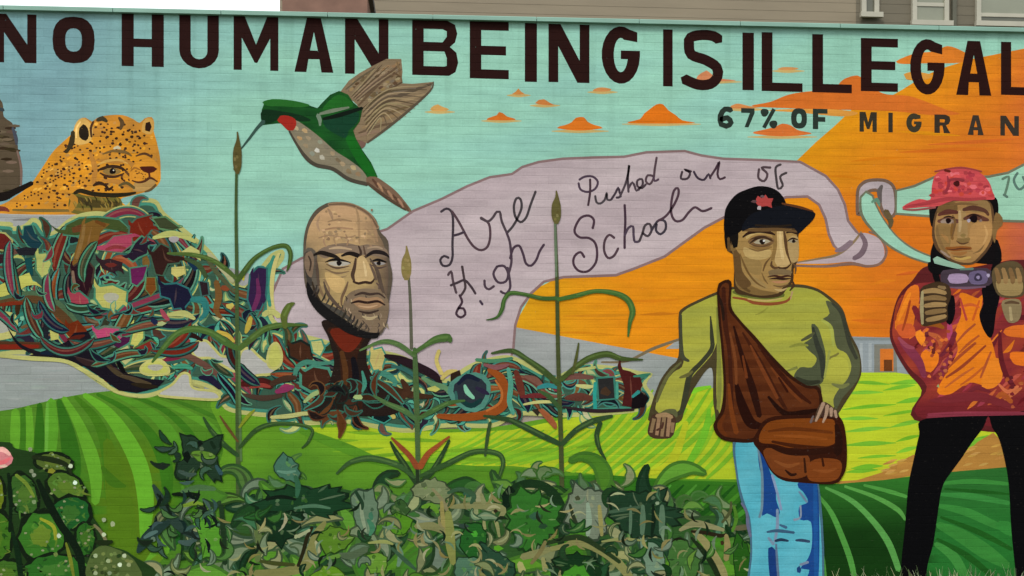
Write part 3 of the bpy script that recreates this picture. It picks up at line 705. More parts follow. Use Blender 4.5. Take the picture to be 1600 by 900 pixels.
def sh(pts, c, e=None, w=4):
    if e: rib(pts, e, w*2, False, True)
    poly(pts, c, False)
    if len(pts) > 5:                    # pointed flicks from two corners, and a lighter stroke along the body
        cx = sum(p[0] for p in pts)/len(pts); cy = sum(p[1] for p in pts)/len(pts)
        for k in (0, len(pts)//2):
            x, y = pts[k]; dx, dy = x-cx, y-cy
            rib([(cx+dx*.6, cy+dy*.6, 8), (x+dx*.1-dy*.12, y+dy*.1+dx*.12, 5), (x+dx*.35-dy*.4, y+dy*.35+dx*.4, 0)], c)
        a, b = pts[1], pts[len(pts)//2+1]
        rib([(cx+(a[0]-cx)*.7, cy+(a[1]-cy)*.7, 0), (cx, cy, 3), (cx+(b[0]-cx)*.7, cy+(b[1]-cy)*.7, 0)], mix(c, (170,130,100), .28))
GE = (66,122,96)
sh([(100,366),(104,352),(124,342),(152,340),(186,344),(200,356),(180,360),(160,356),(140,362),(120,368)], (58,72,34), GE, 3)
sh([(112,356),(128,350),(150,350),(128,362),(114,364)], (94,56,30))
sh([(128,352),(146,344),(172,350),(158,362),(152,380),(142,398),(132,420),(112,418),(116,398),(122,378)], (112,80,32))
rib([(132,352,4),(128,376,6),(120,404,5)], (126,96,52)); rib([(150,346,5),(164,352,6)], (96,58,20))
sh([(112,420),(134,404),(146,420),(142,444),(136,462),(122,452),(116,440)], (38,12,22), (64,50,40), 3)
rib([(114,424,4),(116,440,5),(122,456,4)], (120,96,80))
sh([(204,352),(214,342),(238,336),(240,354),(228,370),(212,378),(202,374)], (104,30,14), (64,96,80), 3)
sh([(152,390),(166,382),(178,370),(206,366),(206,382),(190,394),(168,392)], (154,60,84), (88,100,84), 2)
rib([(166,390,4),(180,386,6),(196,388,4)], (124,46,50))
sh([(200,402),(206,390),(212,380),(222,370),(232,378),(230,396),(216,402),(208,408)], (32,20,38), GE, 3)
sh([(204,420),(230,416),(224,436),(214,446),(206,442)], (92,24,72), GE, 3)
sh([(154,408),(172,404),(192,410),(190,420),(176,426),(160,420)], (44,26,32)); dab(174,414,22,8,(98,36,30))
sh([(150,450),(176,446),(198,456),(196,472),(184,484),(160,480),(150,466)], (172,170,92), (66,128,98), 4); ell(174,465,12,8,(158,158,140))
sh([(36,372),(38,354),(50,352),(56,368),(66,380),(58,392),(44,384)], (18,52,62), GE, 2)
sh([(24,390),(40,386),(58,388),(54,399),(30,399)], (26,28,34))
sh([(-10,362),(8,366),(18,376),(16,392),(-10,388)], (90,26,22), (150,150,90), 3)
sh([(-10,396),(12,398),(20,410),(-10,412)], (46,22,30))
sh([(57,398),(72,396),(80,412),(74,426),(66,434),(58,422)], (164,170,96), (72,120,88), 3)
sh([(38,404),(50,402),(52,430),(44,432)], (14,66,68))
sh([(-10,450),(20,436),(46,426),(52,440),(34,452),(12,462),(-10,466)], (176,176,86))
rib([(-10,472,6),(24,464,12),(60,462,14),(84,474,16),(104,492,18),(118,512,16),(124,530,10)], (70,96,68)); rib([(-10,476,8),(24,470,11),(56,468,12),(80,480,14),(100,496,14),(118,516,12)], (82,58,32))
rib([(-8,478,4),(20,474,6),(48,474,3)], (110,38,16))
poly([(-20,490),(18,488),(28,500),(26,518),(18,528),(-20,530)], (174,172,104)); poly([(-20,494),(12,492),(16,516),(-20,520)], (156,158,146))
rib([(24,500,3),(36,490,6),(40,506,7),(30,518,5)], (40,110,96)); dab(35,497,8,8,(110,170,140)); rib([(34,512,4),(50,506,7),(66,498,5)], (98,74,46))
sh([(64,512),(76,510),(76,532),(68,536)], (24,28,36)); sh([(78,516),(92,516),(92,530),(80,532)], (172,172,92))
rib([(-40,540,14),(20,540,13),(64,540,10)], (74,44,24)); rib([(-40,542,6),(20,542,8),(60,541,5)], (116,32,16))
sh([(108,460),(124,456),(138,468),(140,482),(130,488),(114,480)], (146,56,70), (56,110,92), 3)
sh([(104,508),(122,500),(136,516),(134,530),(112,530),(102,520)], (104,38,10))
sh([(148,518),(164,512),(186,514),(188,528),(178,540),(164,534),(152,528)], (172,66,104), (90,110,92), 4)
sh([(178,540),(192,526),(206,528),(200,536),(186,544)], (66,20,56))
sh([(206,508),(224,504),(224,528),(214,540),(204,538),(208,522)], (176,176,90), (80,128,90), 3)
sh([(212,544),(236,532),(244,536),(232,552),(214,560)], (116,36,28), (66,96,56), 3)
sh([(184,548),(200,540),(208,560),(196,570),(186,560)], (168,168,110), (80,128,90), 3)
part('graffiti_stroke', 'near black wedge sweeping down to the hill', GR)
sh([(44,556),(76,546),(104,534),(116,520),(138,518),(146,534),(152,552),(176,560),(186,578),(206,586),(232,592),(258,594),(246,606),(214,614),(186,610),(158,590),(134,574),(106,562),(70,558)], (18,14,24))
for x0,y0,x1,y1,c in ((150,552,178,576,(58,38,28)),(168,572,200,592,(66,56,38)),(190,586,236,600,(70,58,40)),(120,560,150,572,(46,30,30)),(206,600,246,604,(34,26,14)),(182,560,196,584,(6,6,8)),(106,530,132,524,(78,24,14)),(64,552,100,548,(14,26,44))):
    rib([(x0,y0,3),((x0+x1)/2,(y0+y1)/2+1,8),(x1,y1,3)], c)
rib([(0,556,5),(50,560,7),(100,564,6),(130,578,7),(160,596,6),(182,612,5),(214,620,3)], (172,172,104))
part('graffiti_stroke', 'grey and cream windows between the strokes', GR)
for pts in ([(222,572),(240,562),(256,566),(264,582),(240,586),(222,582)],[(300,540),(320,532),(334,544),(346,556),(366,560),(368,580),(350,572),(330,560),(306,558)],
            [(376,552),(390,544),(404,556),(418,566),(432,562),(436,542),(430,580),(404,586),(376,588)],[(250,612),(270,600),(284,584),(296,586),(302,606),(336,612),(340,624),(290,622),(250,618)],
            [(422,544),(432,536),(440,552),(438,570),(426,576),(418,566)]):
    fill_line(pts, (164,164,160) if pts[0][0] not in (222,422) else (176,178,92), (176,174,104), 4)
ell(243,574,12,5,(160,158,146))
rib([(258,556,5),(266,538,8),(282,526,9),(300,524,8),(316,532,4)], (34,14,12)); rib([(262,552,3),(274,538,5),(296,532,5)], (124,52,50))
rib([(270,556,6),(292,556,9),(316,568,10),(336,582,8),(352,600,6)], (96,66,56)); rib([(270,574,5),(288,572,8),(300,576,5)], (60,138,110))
rib([(312,590,5),(328,592,11),(344,606,7)], (26,22,46)); rib([(300,600,4),(318,606,4)], (150,150,90))
rib([(378,600,8),(402,598,14),(424,604,9)], (70,20,18)); rib([(390,606,3),(408,602,7),(422,604,4)], (136,54,46)); rib([(436,612,6),(446,604,9),(458,606,5)], (138,46,86))
rib([(378,616,4),(410,622,9),(440,618,6)], (66,50,40))
scatter(24, shrink(g1, 20), lambda x, y: flow(x, y, g1, R.randint(7,13), R.uniform(6,11), jig(R.choice(FPAL),8), jig(R.choice(EDG),8), (22,36,34), f1))
scatter(36, shrink(g1, 20), lambda x, y: flame(x, y, jig(R.choice(PAL+CRM[:2]), 8), jig(R.choice(EDG), 8), R.uniform(.4,.7)))
part('graffiti_stroke', 'navy and purple shapes at the upper right of the tangle', GR)
sh([(240,342),(258,340),(280,356),(270,360),(250,356)], (54,62,38), (80,120,80), 3)
rib([(240,372,5),(262,366,10),(284,368,9),(306,378,5)], (168,172,100)); ell(272,374,8,5,(150,144,146))
sh([(236,398),(252,382),(264,388),(264,398),(284,402),(280,410),(262,412),(254,430),(244,428)], (44,22,18), (54,84,66), 3)
sh([(268,418),(288,416),(290,428),(276,434),(268,428)], (180,172,100))
sh([(296,402),(304,404),(312,418),(304,424),(294,412)], (16,42,66)); sh([(280,396),(298,384),(312,392),(314,408),(302,400)], (172,172,104))
sh([(250,446),(276,444),(294,452),(300,466),(288,480),(272,482),(266,466),(252,462)], (20,20,44), (40,100,100), 3)
sh([(230,434),(242,434),(244,452),(236,462),(228,452)], (108,62,20), (84,110,66), 2)
rib([(300,468,8),(318,470,12),(322,488,9),(312,500,5)], (42,112,108)); dab(333,478,12,9,(60,140,120)); dab(360,478,13,11,(178,164,80))
rib([(338,440,8),(342,462,11),(338,486,9),(346,496,5)], (108,76,38)); dab(352,450,16,10,(122,62,36))
sh([(312,440),(324,442),(326,460),(316,462)], (38,24,30), (54,96,90), 3)
rib([(290,404,5),(310,414,8),(322,432,7)], (54,74,44)); rib([(322,400,5),(334,420,7),(352,440,7),(366,456,4)], (74,80,54))
rib([(326,396,6),(346,418,9),(364,440,6)], (160,160,120))
rib([(436,396,4),(428,416,8),(424,440,9),(424,470,8),(430,490,4)], (186,178,112)); rib([(428,400,4),(420,424,7),(418,452,7),(422,478,5)], (56,130,110))
sh([(392,430),(404,418),(416,420),(416,440),(414,466),(406,484),(394,484),(388,468)], (44,26,60), (44,100,96), 3)
rib([(402,436,4),(404,460,8),(396,484,7)], (96,38,78)); dab(380,432,6,16,(176,170,50)); rib([(392,496,6),(388,510,9),(384,520,4)], (166,148,60))
rib([(262,492,5),(288,490,10),(304,498,5)], (170,172,104)); rib([(252,484,5),(258,494,8),(264,500,4)], (150,66,80)); dab(252,506,16,8,(160,170,116)); rib([(238,500,7),(244,504,9)], (22,32,62))
rib([(340,518,5),(356,524,7),(366,534,4)], (178,154,64)); rib([(412,492,8),(424,486,9),(436,494,9)], (172,172,104))
GS = part('painted_graffiti', 'lower band of graffiti scrolls running right from the tree trunk to the man', mat='paint')
sh([(452,540),(470,534),(484,542),(486,558),(470,564),(454,556)], (60,34,20), (20,30,26), 4)
sh([(486,534),(502,532),(506,544),(500,556),(490,550)], (174,174,108), TEAL, 3)
sh([(472,584),(490,574),(512,578),(518,592),(508,606),(486,610),(472,602)], (58,32,20), (64,126,106), 5)
rib([(460,594,5),(464,576,8),(478,566,8),(500,568,6),(524,566,5)], (60,116,98))
rib([(424,600,8),(444,592,10),(462,590,7)], (62,42,30)); rib([(432,612,7),(448,608,9),(458,604,6)], (122,44,80))
sh([(580,548),(596,544),(602,556),(596,576),(584,578),(578,564)], (178,166,100), TEAL, 3)
rib([(588,582,7),(606,586,10),(618,598,8),(612,606,4)], (62,124,106))
rib([(602,556,6),(626,562,12),(654,574,14),(680,588,12),(690,604,5)], (34,20,26)); rib([(612,572,4),(634,578,7),(650,590,5)], (46,92,86))
rib([(560,606,7),(590,604,12),(622,612,13),(650,618,10),(676,620,5)], (58,36,22)); rib([(628,594,6),(636,610,12),(628,622,7)], (64,40,26))
rib([(660,590,5),(676,600,9),(696,606,8),(700,614,4)], (90,128,90)); dab(678,608,20,9,(172,172,90))
rib([(690,592,5),(700,582,8),(714,580,5)], (176,160,90)); rib([(686,548,6),(682,564,6),(690,584,7)], (184,168,96))
sh([(704,584),(718,578),(724,600),(716,620),(704,616)], (40,26,18))
ell(735,612,34,31,(72,124,110)); ell(735,612,26,24,(38,44,52)); rib([(716,600,5),(730,588,8),(748,594,6)], (20,26,44)); rib([(722,626,6),(736,634,8),(752,624,5)], (18,50,50))
rib([(726,602,4),(730,612,8),(740,622,5)], (120,180,150)); rib([(744,606,5),(756,612,8),(764,616,3)], (38,32,54)); rib([(712,612,4),(714,628,5)], (46,88,82))
rib([(764,578,8),(782,590,13),(790,612,13),(786,634,13),(764,646,13),(726,652,12),(684,650,7)], (134,68,24)); rib([(774,594,3),(784,612,4),(780,630,4),(760,642,3)], (166,96,44))
rib([(744,562,5),(770,564,6),(800,560,5)], (66,120,88)); rib([(756,570,4),(776,574,8),(794,570,4)], (118,74,76))
rib([(794,576,6),(798,600,8),(796,628,8),(802,646,6)], (74,140,120)); rib([(806,580,7),(812,600,12),(816,618,9)], (94,44,32)); rib([(820,588,5),(836,594,11),(848,604,5)], (110,74,62))
rib([(840,606,5),(856,602,8),(870,606,4)], (44,120,120)); rib([(814,620,4),(838,618,8),(860,620,5)], (96,36,38)); rib([(818,632,3),(842,628,5),(868,628,4)], (176,176,110))
rib([(876,586,3),(892,580,5),(930,574,4)], (164,172,104)); rib([(880,592,6),(900,588,10),(926,590,6)], (100,66,58)); rib([(884,622,6),(904,620,13),(926,622,6)], (88,50,40)); rib([(900,602,3),(914,604,7),(930,604,3)], (172,174,112))
sh([(934,592),(958,590),(960,622),(936,624)], (36,36,36), (50,110,96), 4); dab(946,612,18,14,(62,44,30)); rib([(930,598,5),(929,618,6),(930,640,6)], (40,140,128)); rib([(964,598,4),(964,622,5)], (66,142,122))
sh([(966,576),(984,580),(1000,588),(1004,602),(996,616),(988,636),(972,634),(976,606)], (66,22,20)); sh([(988,616),(1004,614),(1014,622),(1006,636),(986,640)], (14,8,12)); rib([(880,636,3),(930,642,6),(990,640,4)], (42,30,34))
rib([(990,588,3),(1008,586,5),(1016,584,2)], (52,116,92)); rib([(988,620,4),(998,612,6)], (44,130,124))
rib([(424,652,5),(452,650,7),(480,646,6),(510,652,4)], (172,174,110)); rib([(476,628,5),(490,616,7),(512,608,7),(520,596,4)], (140,160,104))
rib([(560,632,5),(580,630,9),(598,640,9),(616,652,7)], (176,162,88)); dab(620,640,14,7,(192,162,82)); sh([(582,636),(596,638),(610,654),(600,660),(584,654)], (8,24,26), (54,130,116), 3)
sh([(830,640),(846,638),(840,650)], (42,36,26)); rib([(846,640,5),(858,652,8),(868,664,5)], (146,84,50))
TR = part('painted_neck', 'dark brown neck of the giant head, running down into the tangle')
poly([(506,500),(580,516),(574,540),(574,570),(592,600),(626,634),(600,650),(500,644),(486,630),(512,600),(522,566),(514,530)], (32,22,18))
poly([(514,512),(572,514),(566,536),(558,560),(560,590),(564,616),(566,640),(550,650),(534,646),(526,634),(534,608),(532,580),(530,552),(520,530)], (46,24,14))
poly([(518,514),(566,518),(556,544),(540,550),(524,534)], (98,32,16)); rib([(534,550,7),(540,580,9),(538,610,6)], (76,46,22)); rib([(552,560,8),(556,590,11),(550,620,8)], (14,12,18))
for q in ([(580,590,2),(606,606,8),(630,630,2)],[(506,606,2),(500,626,8),(476,640,2)]): rib([(p[0],p[1],p[2]+4) for p in q], (56,120,104)); rib(q, (70,44,28))
scatter(26, [(476,612),(520,600),(580,600),(610,650),(480,650)], lambda x, y: flame(x, y, jig(R.choice(((58,34,20),(30,20,18),(84,46,22),(20,16,18))),6), jig(R.choice(((46,92,78),(20,34,30),(90,56,34))),6), .8)); rib([(566,580,3),(570,600,7),(566,612,3)], (60,126,108)); dab(560,620,15,9,(150,172,110))

# ------------------------------------------------------------------ giant head
HD = part('painted_head', 'giant bald bearded head painted above the tree trunk')
poly([(474,392),(476,366),(482,346),(492,330),(504,321),(518,316),(546,317),(562,323),(576,331),(588,344),(594,362),(606,376),(608,402),(613,428),(612,446),(608,470),(607,490),(602,512),(590,526),(566,526),(544,518),(528,506),(510,494),(496,484),(484,464),(476,440)], (84,74,62))
part('face_skin', 'pale brown wrinkled skin in patches of light and shade', HD)
def skin(x, y):
    c = mix((178,144,108), (164,140,94), (y-330)/110)
    c = mix(c, (92,76,64), (x-572)/34)
    c = mix(c, (70,62,54), (504-x)/24*max(0, min(1, (y-370)/40)))
    return mix(c, (120,98,76), (y-470)/50)
poly([(478,400),(479,376),(484,354),(495,336),(511,324),(530,320),(548,321),(564,327),(577,337),(586,350),(591,366),(598,378),(603,396),(607,426),(606,450),(603,480),(598,506),(588,516),(566,508),(546,500),(530,490),(512,480),(498,470),(489,452),(482,430)], skin)
def soft(pts, c0, c1, w):      # a shaded stroke with a paler rim
    rib([(p[0], p[1], p[2]+w) for p in pts], c1); rib(pts, c0)
poly([(476,392),(488,388),(496,400),(493,420),(500,440),(494,462),(484,452),(478,430)], (88,80,70)); poly([(476,396),(485,398),(486,424),(488,446),(480,440)], (58,54,50))
poly([(496,394),(512,384),(540,380),(562,384),(572,382),(590,384),(604,390),(606,402),(584,400),(560,398),(530,396),(508,404)], (118,100,84))
soft([(514,320,2),(538,319,3),(560,325,3),(578,337,3),(590,356,3)], (104,82,64), (140,114,88), 3)
for q in ([(512,326,2),(517,334,5),(520,344,2)],[(500,338,2),(496,350,4),(500,362,2)],[(556,324,2),(560,340,4),(561,360,4),(562,382,2)],[(580,342,2),(586,360,4),(590,378,2)],[(498,372,2),(516,368,3),(540,372,3),(556,368,2)],[(504,360,2),(526,356,3),(552,358,2)],[(512,347,2),(530,343,3),(550,346,2)],[(570,356,2),(580,366,3),(586,380,2)],[(540,366,2),(544,376,3),(542,384,2)],[(526,364,2),(522,374,3),(526,384,2)],[(508,366,2),(506,378,3),(510,386,2)]):
    rib(q, jig((150,122,92),6))
for i in range(46):
    x, y = (R.uniform(498,586), R.uniform(362,386)) if i < 24 else (R.uniform(500,584), R.uniform(328,366))
    dab(x, y, R.uniform(4,8), R.uniform(3,5), jig(R.choice(((146,120,90),(132,108,84),(192,160,120),(160,132,98))), 5))
part('eye', 'narrow dark eyes under a heavy frowning brow', HD)
rib([(489,400,2),(500,395,6),(514,398,7),(526,402,5),(534,408,2)], (30,24,20)); rib([(534,400,3),(546,396,6),(560,400,7),(568,406,3)], (26,20,18)); rib([(568,404,3),(584,394,6),(600,396,6),(608,402,2)], (30,24,24))
rib([(508,410,1),(520,406,4),(534,407,4),(548,411,2)], (16,12,12)); poly([(512,411),(524,408),(538,409),(548,412),(536,416),(522,416)], (166,160,148)); ell(530,411.5,4.2,3.8,(18,14,14)); rib([(510,413,1),(526,419,3),(546,416,1)], (84,66,54)); rib([(508,420,1),(526,427,3),(546,424,1)], (118,96,72)); rib([(512,430,1),(528,434,2.5),(542,431,1)], (134,112,84))
rib([(578,410,1),(590,406,4),(604,410,2)], (18,14,14)); poly([(582,411),(592,409),(603,412),(592,415)], (140,134,132)); ell(592,411.5,3.4,3.2,(18,14,14)); rib([(580,414,1),(592,419,3),(604,416,1)], (76,60,54)); rib([(514,389,2),(530,387,4),(550,390,2)], (166,142,112)); rib([(574,388,2),(588,386,3),(598,389,2)], (150,128,104))
rib([(560,384,2),(564,394,4),(562,404,3)], (60,46,38)); rib([(568,384,2),(570,394,3),(572,402,2)], (84,66,54))
part('nose', 'broad nose, dark on its left side', HD)
poly([(560,402),(570,402),(578,418),(584,434),(578,442),(562,442),(552,438),(556,424)], (184,156,110)); rib([(556,404,3),(554,418,5),(551,430,6),(554,440,3)], (72,54,42)); rib([(552,440,3),(560,443,4),(570,441,4),(580,442,4),(585,436,2)], (52,36,28)); rib([(578,412,2),(584,426,4),(588,438,3)], (96,78,66)); rib([(568,408,2),(571,422,4),(572,432,3)], (206,180,134))
rib([(544,440,2),(540,452,4),(534,466,4),(534,478,2)], (104,82,62)); rib([(588,442,2),(598,454,4),(602,468,3)], (84,66,58)); rib([(506,436,2),(514,450,3),(514,466,2)], (128,104,78)); rib([(590,420,2),(594,436,4),(592,452,2)], (92,76,68)); poly([(508,426),(530,432),(540,440),(532,458),(516,450)], (186,156,104)); rib([(498,440,2),(502,456,4),(510,470,3)], (118,96,72))
part('mouth', 'downturned mouth in a grey goatee', HD)
poly([(538,470),(546,458),(560,452),(576,451),(592,454),(604,464),(608,480),(604,502),(594,518),(578,519),(560,510),(546,500),(536,488)], (118,100,80))
for i in range(46):
    x, y = R.uniform(538,606), R.uniform(454,518)
    if not (550 < x < 598 and 462 < y < 486): rib([(x,y,1),(x+R.uniform(-1,3),y+4,2.4),(x+R.uniform(-2,4),y+8,1)], jig(R.choice(((140,122,98),(84,72,62),(164,144,114),(64,54,48),(120,104,86))), 6))
poly([(550,470),(562,464),(576,466),(590,464),(600,472),(594,480),(578,484),(562,482)], (150,118,88)); rib([(548,474,2),(560,471,4),(574,473,4),(590,471,4),(602,477,2)], (44,28,24)); rib([(554,462,2),(566,458,4),(578,460,4),(592,459,3),(602,466,2)], (62,48,42)); rib([(560,486,2),(576,489,4),(592,485,2)], (58,44,38)); rib([(560,478,1),(576,480,3),(590,477,1)], (184,150,116)); rib([(566,494,2),(578,498,5),(590,494,2)], (168,150,116))
rib([(480,448,2),(486,466,6),(498,482,9),(514,494,11),(534,506,12),(552,516,12),(572,523,9),(592,522,3)], (26,25,25)); rib([(500,472,2),(516,480,6),(534,490,7),(550,502,4)], (70,66,60)); rib([(488,440,2),(493,458,4),(502,472,2)], (50,40,30)); rib([(522,498,1),(540,508,3),(560,517,1)], (64,62,60))
part('beard_shadow', 'black shading under the jaw', HD)
poly([(480,440),(490,456),(500,470),(516,484),(534,496),(552,508),(574,520),(594,520),(590,528),(566,528),(542,520),(524,508),(506,496),(490,480),(480,460)], (20,19,20))
for i in range(16):
    t = R.random(); x, y = 486+t*74, 456+t*58
    rib([(x,y+4,1),(x+5,y-4,3),(x+7,y-8-R.uniform(0,5),.8)], jig((54,48,42),8))
for q in ([(578,404,2),(588,420,5),(594,440,6),(600,458,3)],[(506,440,2),(512,458,5),(526,476,5),(540,488,2)],[(494,404,2),(496,424,5),(498,446,3)]): rib(q, (82,68,58))
part('ear', 'left ear in shadow', HD)
poly([(478,396),(486,392),(491,404),(490,420),(487,434),(480,428),(476,412)], (120,100,82)); rib([(482,400,2),(486,410,3),(484,424,2)], (62,50,42))

# ------------------------------------------------------------------ corn
GRN = (70,100,48)
def corn(label, tassel, stem, leaves, extras=()):
    c = part('painted_corn_plant', label)
    thin = lambda l: [(p[0], p[1], p[2]*.8) for p in l]
    dk = lambda q: mix(q, (26,44,22), .22)
    stem = [thin(v) if isinstance(v, list) else dk(v) for v in stem]
    leaves = [(thin(l), dk(q)) for l, q in leaves]
    part('stem', None, c); rib(stem[0], stem[1])
    if len(stem) > 2: rib(stem[2], stem[3])
    part('tassel', None, c)
    x, y0, y1, w, col = tassel
    rib([(x,y0,2),(x+1,y0+(y1-y0)*.2,w*.4),(x,y0+(y1-y0)*.45,w),(x,y0+(y1-y0)*.8,w),(x,y1,w*.4)], col)
    for i in range(6): dab(x+R.uniform(-w*.35,w*.35), R.uniform(y0+(y1-y0)*.4, y1-6), 5, 6, jig(mix(col,(160,146,96),R.choice((0,.35))),8))
    for l, cc in leaves:
        part('leaf', None, c); rib(l, cc)
        if len(l) > 3: rib([(p[0], p[1]-1, p[2]*.3) for p in l[1:-1]], mix(cc, (120,150,80), .3))
    for l, cc in extras:
        part('red_leaf', 'rusty red young leaf', c); rib(l, cc)
corn('tall painted corn plant under the hummingbird, tassel at its beak', (371,206,272,13,(84,76,40)),
     ([(370,250,5),(369,330,6),(370,420,7),(371,560,8),(372,700,9),(373,880,7)], (72,92,52), [(374,520,4),(375,640,5),(377,720,4)], (92,124,74)),
     [([(370,436,7),(352,420,10),(330,406,9),(300,398,8),(262,396,4)], (84,108,48)), ([(370,440,8),(382,424,11),(398,404,9),(424,388,8),(446,384,9),(454,396,9),(452,414,7),(448,424,2)], (70,94,40)),
      ([(372,545,10),(352,534,14),(330,520,13),(302,514,13),(276,522,12),(254,546,10),(238,566,4)], (76,110,50)), ([(374,545,10),(392,530,13),(414,514,12),(440,508,10),(480,508,3)], (82,108,48)), ([(446,512,8),(444,494,14),(452,478,12),(460,474,4)], (96,108,44)),
      ([(372,712,8),(350,694,10),(330,672,9),(318,652,4)], (46,78,40)), ([(374,700,6),(400,672,9),(430,662,8),(470,664,7),(488,672,6),(482,690,6),(472,700,3)], (52,84,40)), ([(372,690,4),(356,668,6),(344,650,3)], (110,76,40)),
      ([(374,668,4),(386,652,7),(398,640,3)], (150,160,40))])
corn('short painted corn plant right of the giant head, with red leaves at its foot', (635,384,438,15,(126,112,66)),
     ([(637,410,4),(641,470,6),(643,545,7)], (104,98,86), [(648,545,8),(650,600,11),(652,670,10),(653,740,9),(652,806,9)], (78,106,62)),
     [([(648,556,8),(622,538,10),(596,534,8),(562,548,3)], (92,122,70)), ([(646,552,8),(664,540,9),(682,530,14),(700,528,16),(704,534,6)], (78,110,54)), ([(650,656,8),(632,642,11),(604,630,9),(584,618,4)], (80,116,68)), ([(654,654,8),(676,642,10),(700,630,9),(726,626,4)], (72,108,56)),
      ([(652,758,8),(636,732,12),(620,708,10),(610,690,4)], (38,62,34)), ([(653,758,8),(674,738,11),(690,712,9),(702,688,5)], (40,66,36)), ([(648,746,6),(620,726,11),(580,716,12),(548,722,9),(526,740,4)], (58,92,48)),
      ([(656,744,6),(700,724,11),(740,706,10),(776,708,10),(786,722,9),(780,746,6),(778,760,2)], (52,84,42)), ([(652,806,6),(653,770,7),(652,730,6)], (34,48,30))],
     [([(652,730,10),(640,712,8),(626,698,7),(612,684,3)], (128,64,36)), ([(656,730,10),(668,710,9),(682,698,7),(702,682,3)], (138,72,36))])
corn('tall painted corn plant in front of the orange sun, between the scroll and the man', (869,298,350,14,(92,86,48)),
     ([(867,340,5),(869,400,6),(870,440,7),(872,560,8),(876,680,9),(878,770,9)], (74,80,44), [(867,346,4),(868,390,5),(869,432,4)], (112,128,104)),
     [([(870,466,8),(846,466,8),(820,460,7),(798,458,8),(788,468,8),(784,484,8),(776,496,5),(760,500,2)], (66,100,46)), ([(872,468,8),(900,462,9),(930,455,8),(960,458,10),(980,468,12),(988,486,12),(984,504,8),(981,526,3)], (72,112,50)),
      ([(872,600,10),(850,580,12),(824,562,10),(800,548,9),(768,552,4)], (66,86,42)), ([(876,594,9),(896,576,10),(920,560,12),(948,553,12),(970,560,9),(1004,562,3)], (70,86,38)), ([(894,584,5),(900,560,6),(904,536,3)], (84,86,42)),
      ([(876,694,9),(850,682,12),(822,668,12),(796,656,10),(756,650,5)], (46,74,42)), ([(766,660,6),(762,680,7),(758,712,5)], (56,80,44)), ([(878,694,9),(900,672,11),(926,658,12),(956,650,6)], (50,76,44)), ([(938,660,9),(932,680,10),(936,700,8),(946,718,4)], (46,72,38)), ([(876,640,8),(858,620,9),(840,610,4)], (60,90,50))],
     [([(868,668,6),(856,654,7),(842,640,3)], (140,80,48))])
# ------------------------------------------------------------------ low plants along the foot of the mural
def spiky(cx, cy, s, rot, col, line=(18,38,22), lobes=3):
    """a lobed squash leaf with pointed tips"""
    pts = []
    n = lobes*2+1
    for i in range(n*2):
        a = 2*math.pi*i/(n*2)
        r = (1.0 if i % 2 == 0 else .52)*(1-.35*(1-math.cos(a))/2)*R.uniform(.85, 1.15)
        x, y = r*math.cos(a), r*math.sin(a)*.8
        pts.append((cx+s*(x*math.cos(rot)-y*math.sin(rot)), cy+s*(x*math.sin(rot)+y*math.cos(rot))))
    poly([(cx+(p[0]-cx)*1.22, cy+(p[1]-cy)*1.22+1) for p in pts], line, False)
    poly(pts, col, False)
    for i in (0, 2, n*2-2):
        p = pts[i]
        rib([(cx-(p[0]-cx)*.2, cy-(p[1]-cy)*.2, 1), ((cx+p[0])/2, (cy+p[1])/2, 2), (p[0], p[1], .8)], mix(col, (190,194,150), .4))
def shj(pts, c, e=None, w=4):
    """a big leaf with a ragged edge, veins and mottling"""
    q = smooth_pts(pts)
    cx = sum(p[0] for p in q)/len(q); cy = sum(p[1] for p in q)/len(q)
    rag = []
    for i, p in enumerate(q):
        k = R.choice((.86, .94, 1.0, 1.1, 1.2)) if i % 2 else R.uniform(.9, 1.02)
        rag.append((cx+(p[0]-cx)*k, cy+(p[1]-cy)*k))
    poly([(cx+(p[0]-cx)*1.1, cy+(p[1]-cy)*1.1) for p in rag], mix(c, (8,22,10), .6), False)
    poly(rag, c, False)
    sp = max(p[0] for p in q)-min(p[0] for p in q)
    for i in range(int(5+sp/9)):
        p = R.choice(rag); t = R.uniform(.2, .8)
        x, y = cx+(p[0]-cx)*t, cy+(p[1]-cy)*t
        if R.random() < .5: rib([(x, y, 1), ((x+p[0])/2+R.uniform(-2,2), (y+p[1])/2, R.uniform(2,4)), (p[0], p[1], .8)], jig(mix(c, R.choice(((150,156,116),(10,26,14),(120,140,100))), .4), 6))
        else: dab(x, y, R.uniform(5,9), R.uniform(4,7), jig(mix(c, R.choice(((140,150,110),(12,34,16),(90,140,50))), .4), 6), R.uniform(0,3))
def leafy(cx, cy, s, rot, col, line=(18,38,22)):
    pts = [(-1,0),(-.6,-.42),(-.1,-.5),(.45,-.3),(1,0),(.45,.32),(-.1,.48),(-.6,.4)]
    c, sn = math.cos(rot), math.sin(rot)
    P2 = [(cx+s*(x*c-y*sn*.8), cy+s*(x*sn+y*c*.8)) for x, y in pts]
    poly(P2, line); P3 = [(cx+(p[0]-cx)*.8, cy+(p[1]-cy)*.8) for p in P2]
    poly(P3, col)
    rib([(cx-s*.7*c, cy-s*.7*sn, 1), (cx, cy, 2.4), (cx+s*.75*c, cy+s*.75*sn, 1)], mix(col, (200,200,150), .25))
LV = part('painted_leaves', 'mass of sage, tan and dark green squash leaves painted along the foot of the mural')
gl = [(240,960),(262,800),(330,760),(392,760),(440,740),(520,770),(600,760),(640,790),(700,780),(760,770),(800,752),(870,756),(960,770),(1040,770),(1060,800),(1110,806),(1162,800),(1172,850),(1170,960)]
poly([(380,960),(384,800),(450,776),(540,786),(640,800),(760,790),(840,760),(900,764),(1040,772),(1060,804),(1164,820),(1172,960)], (42,78,34))
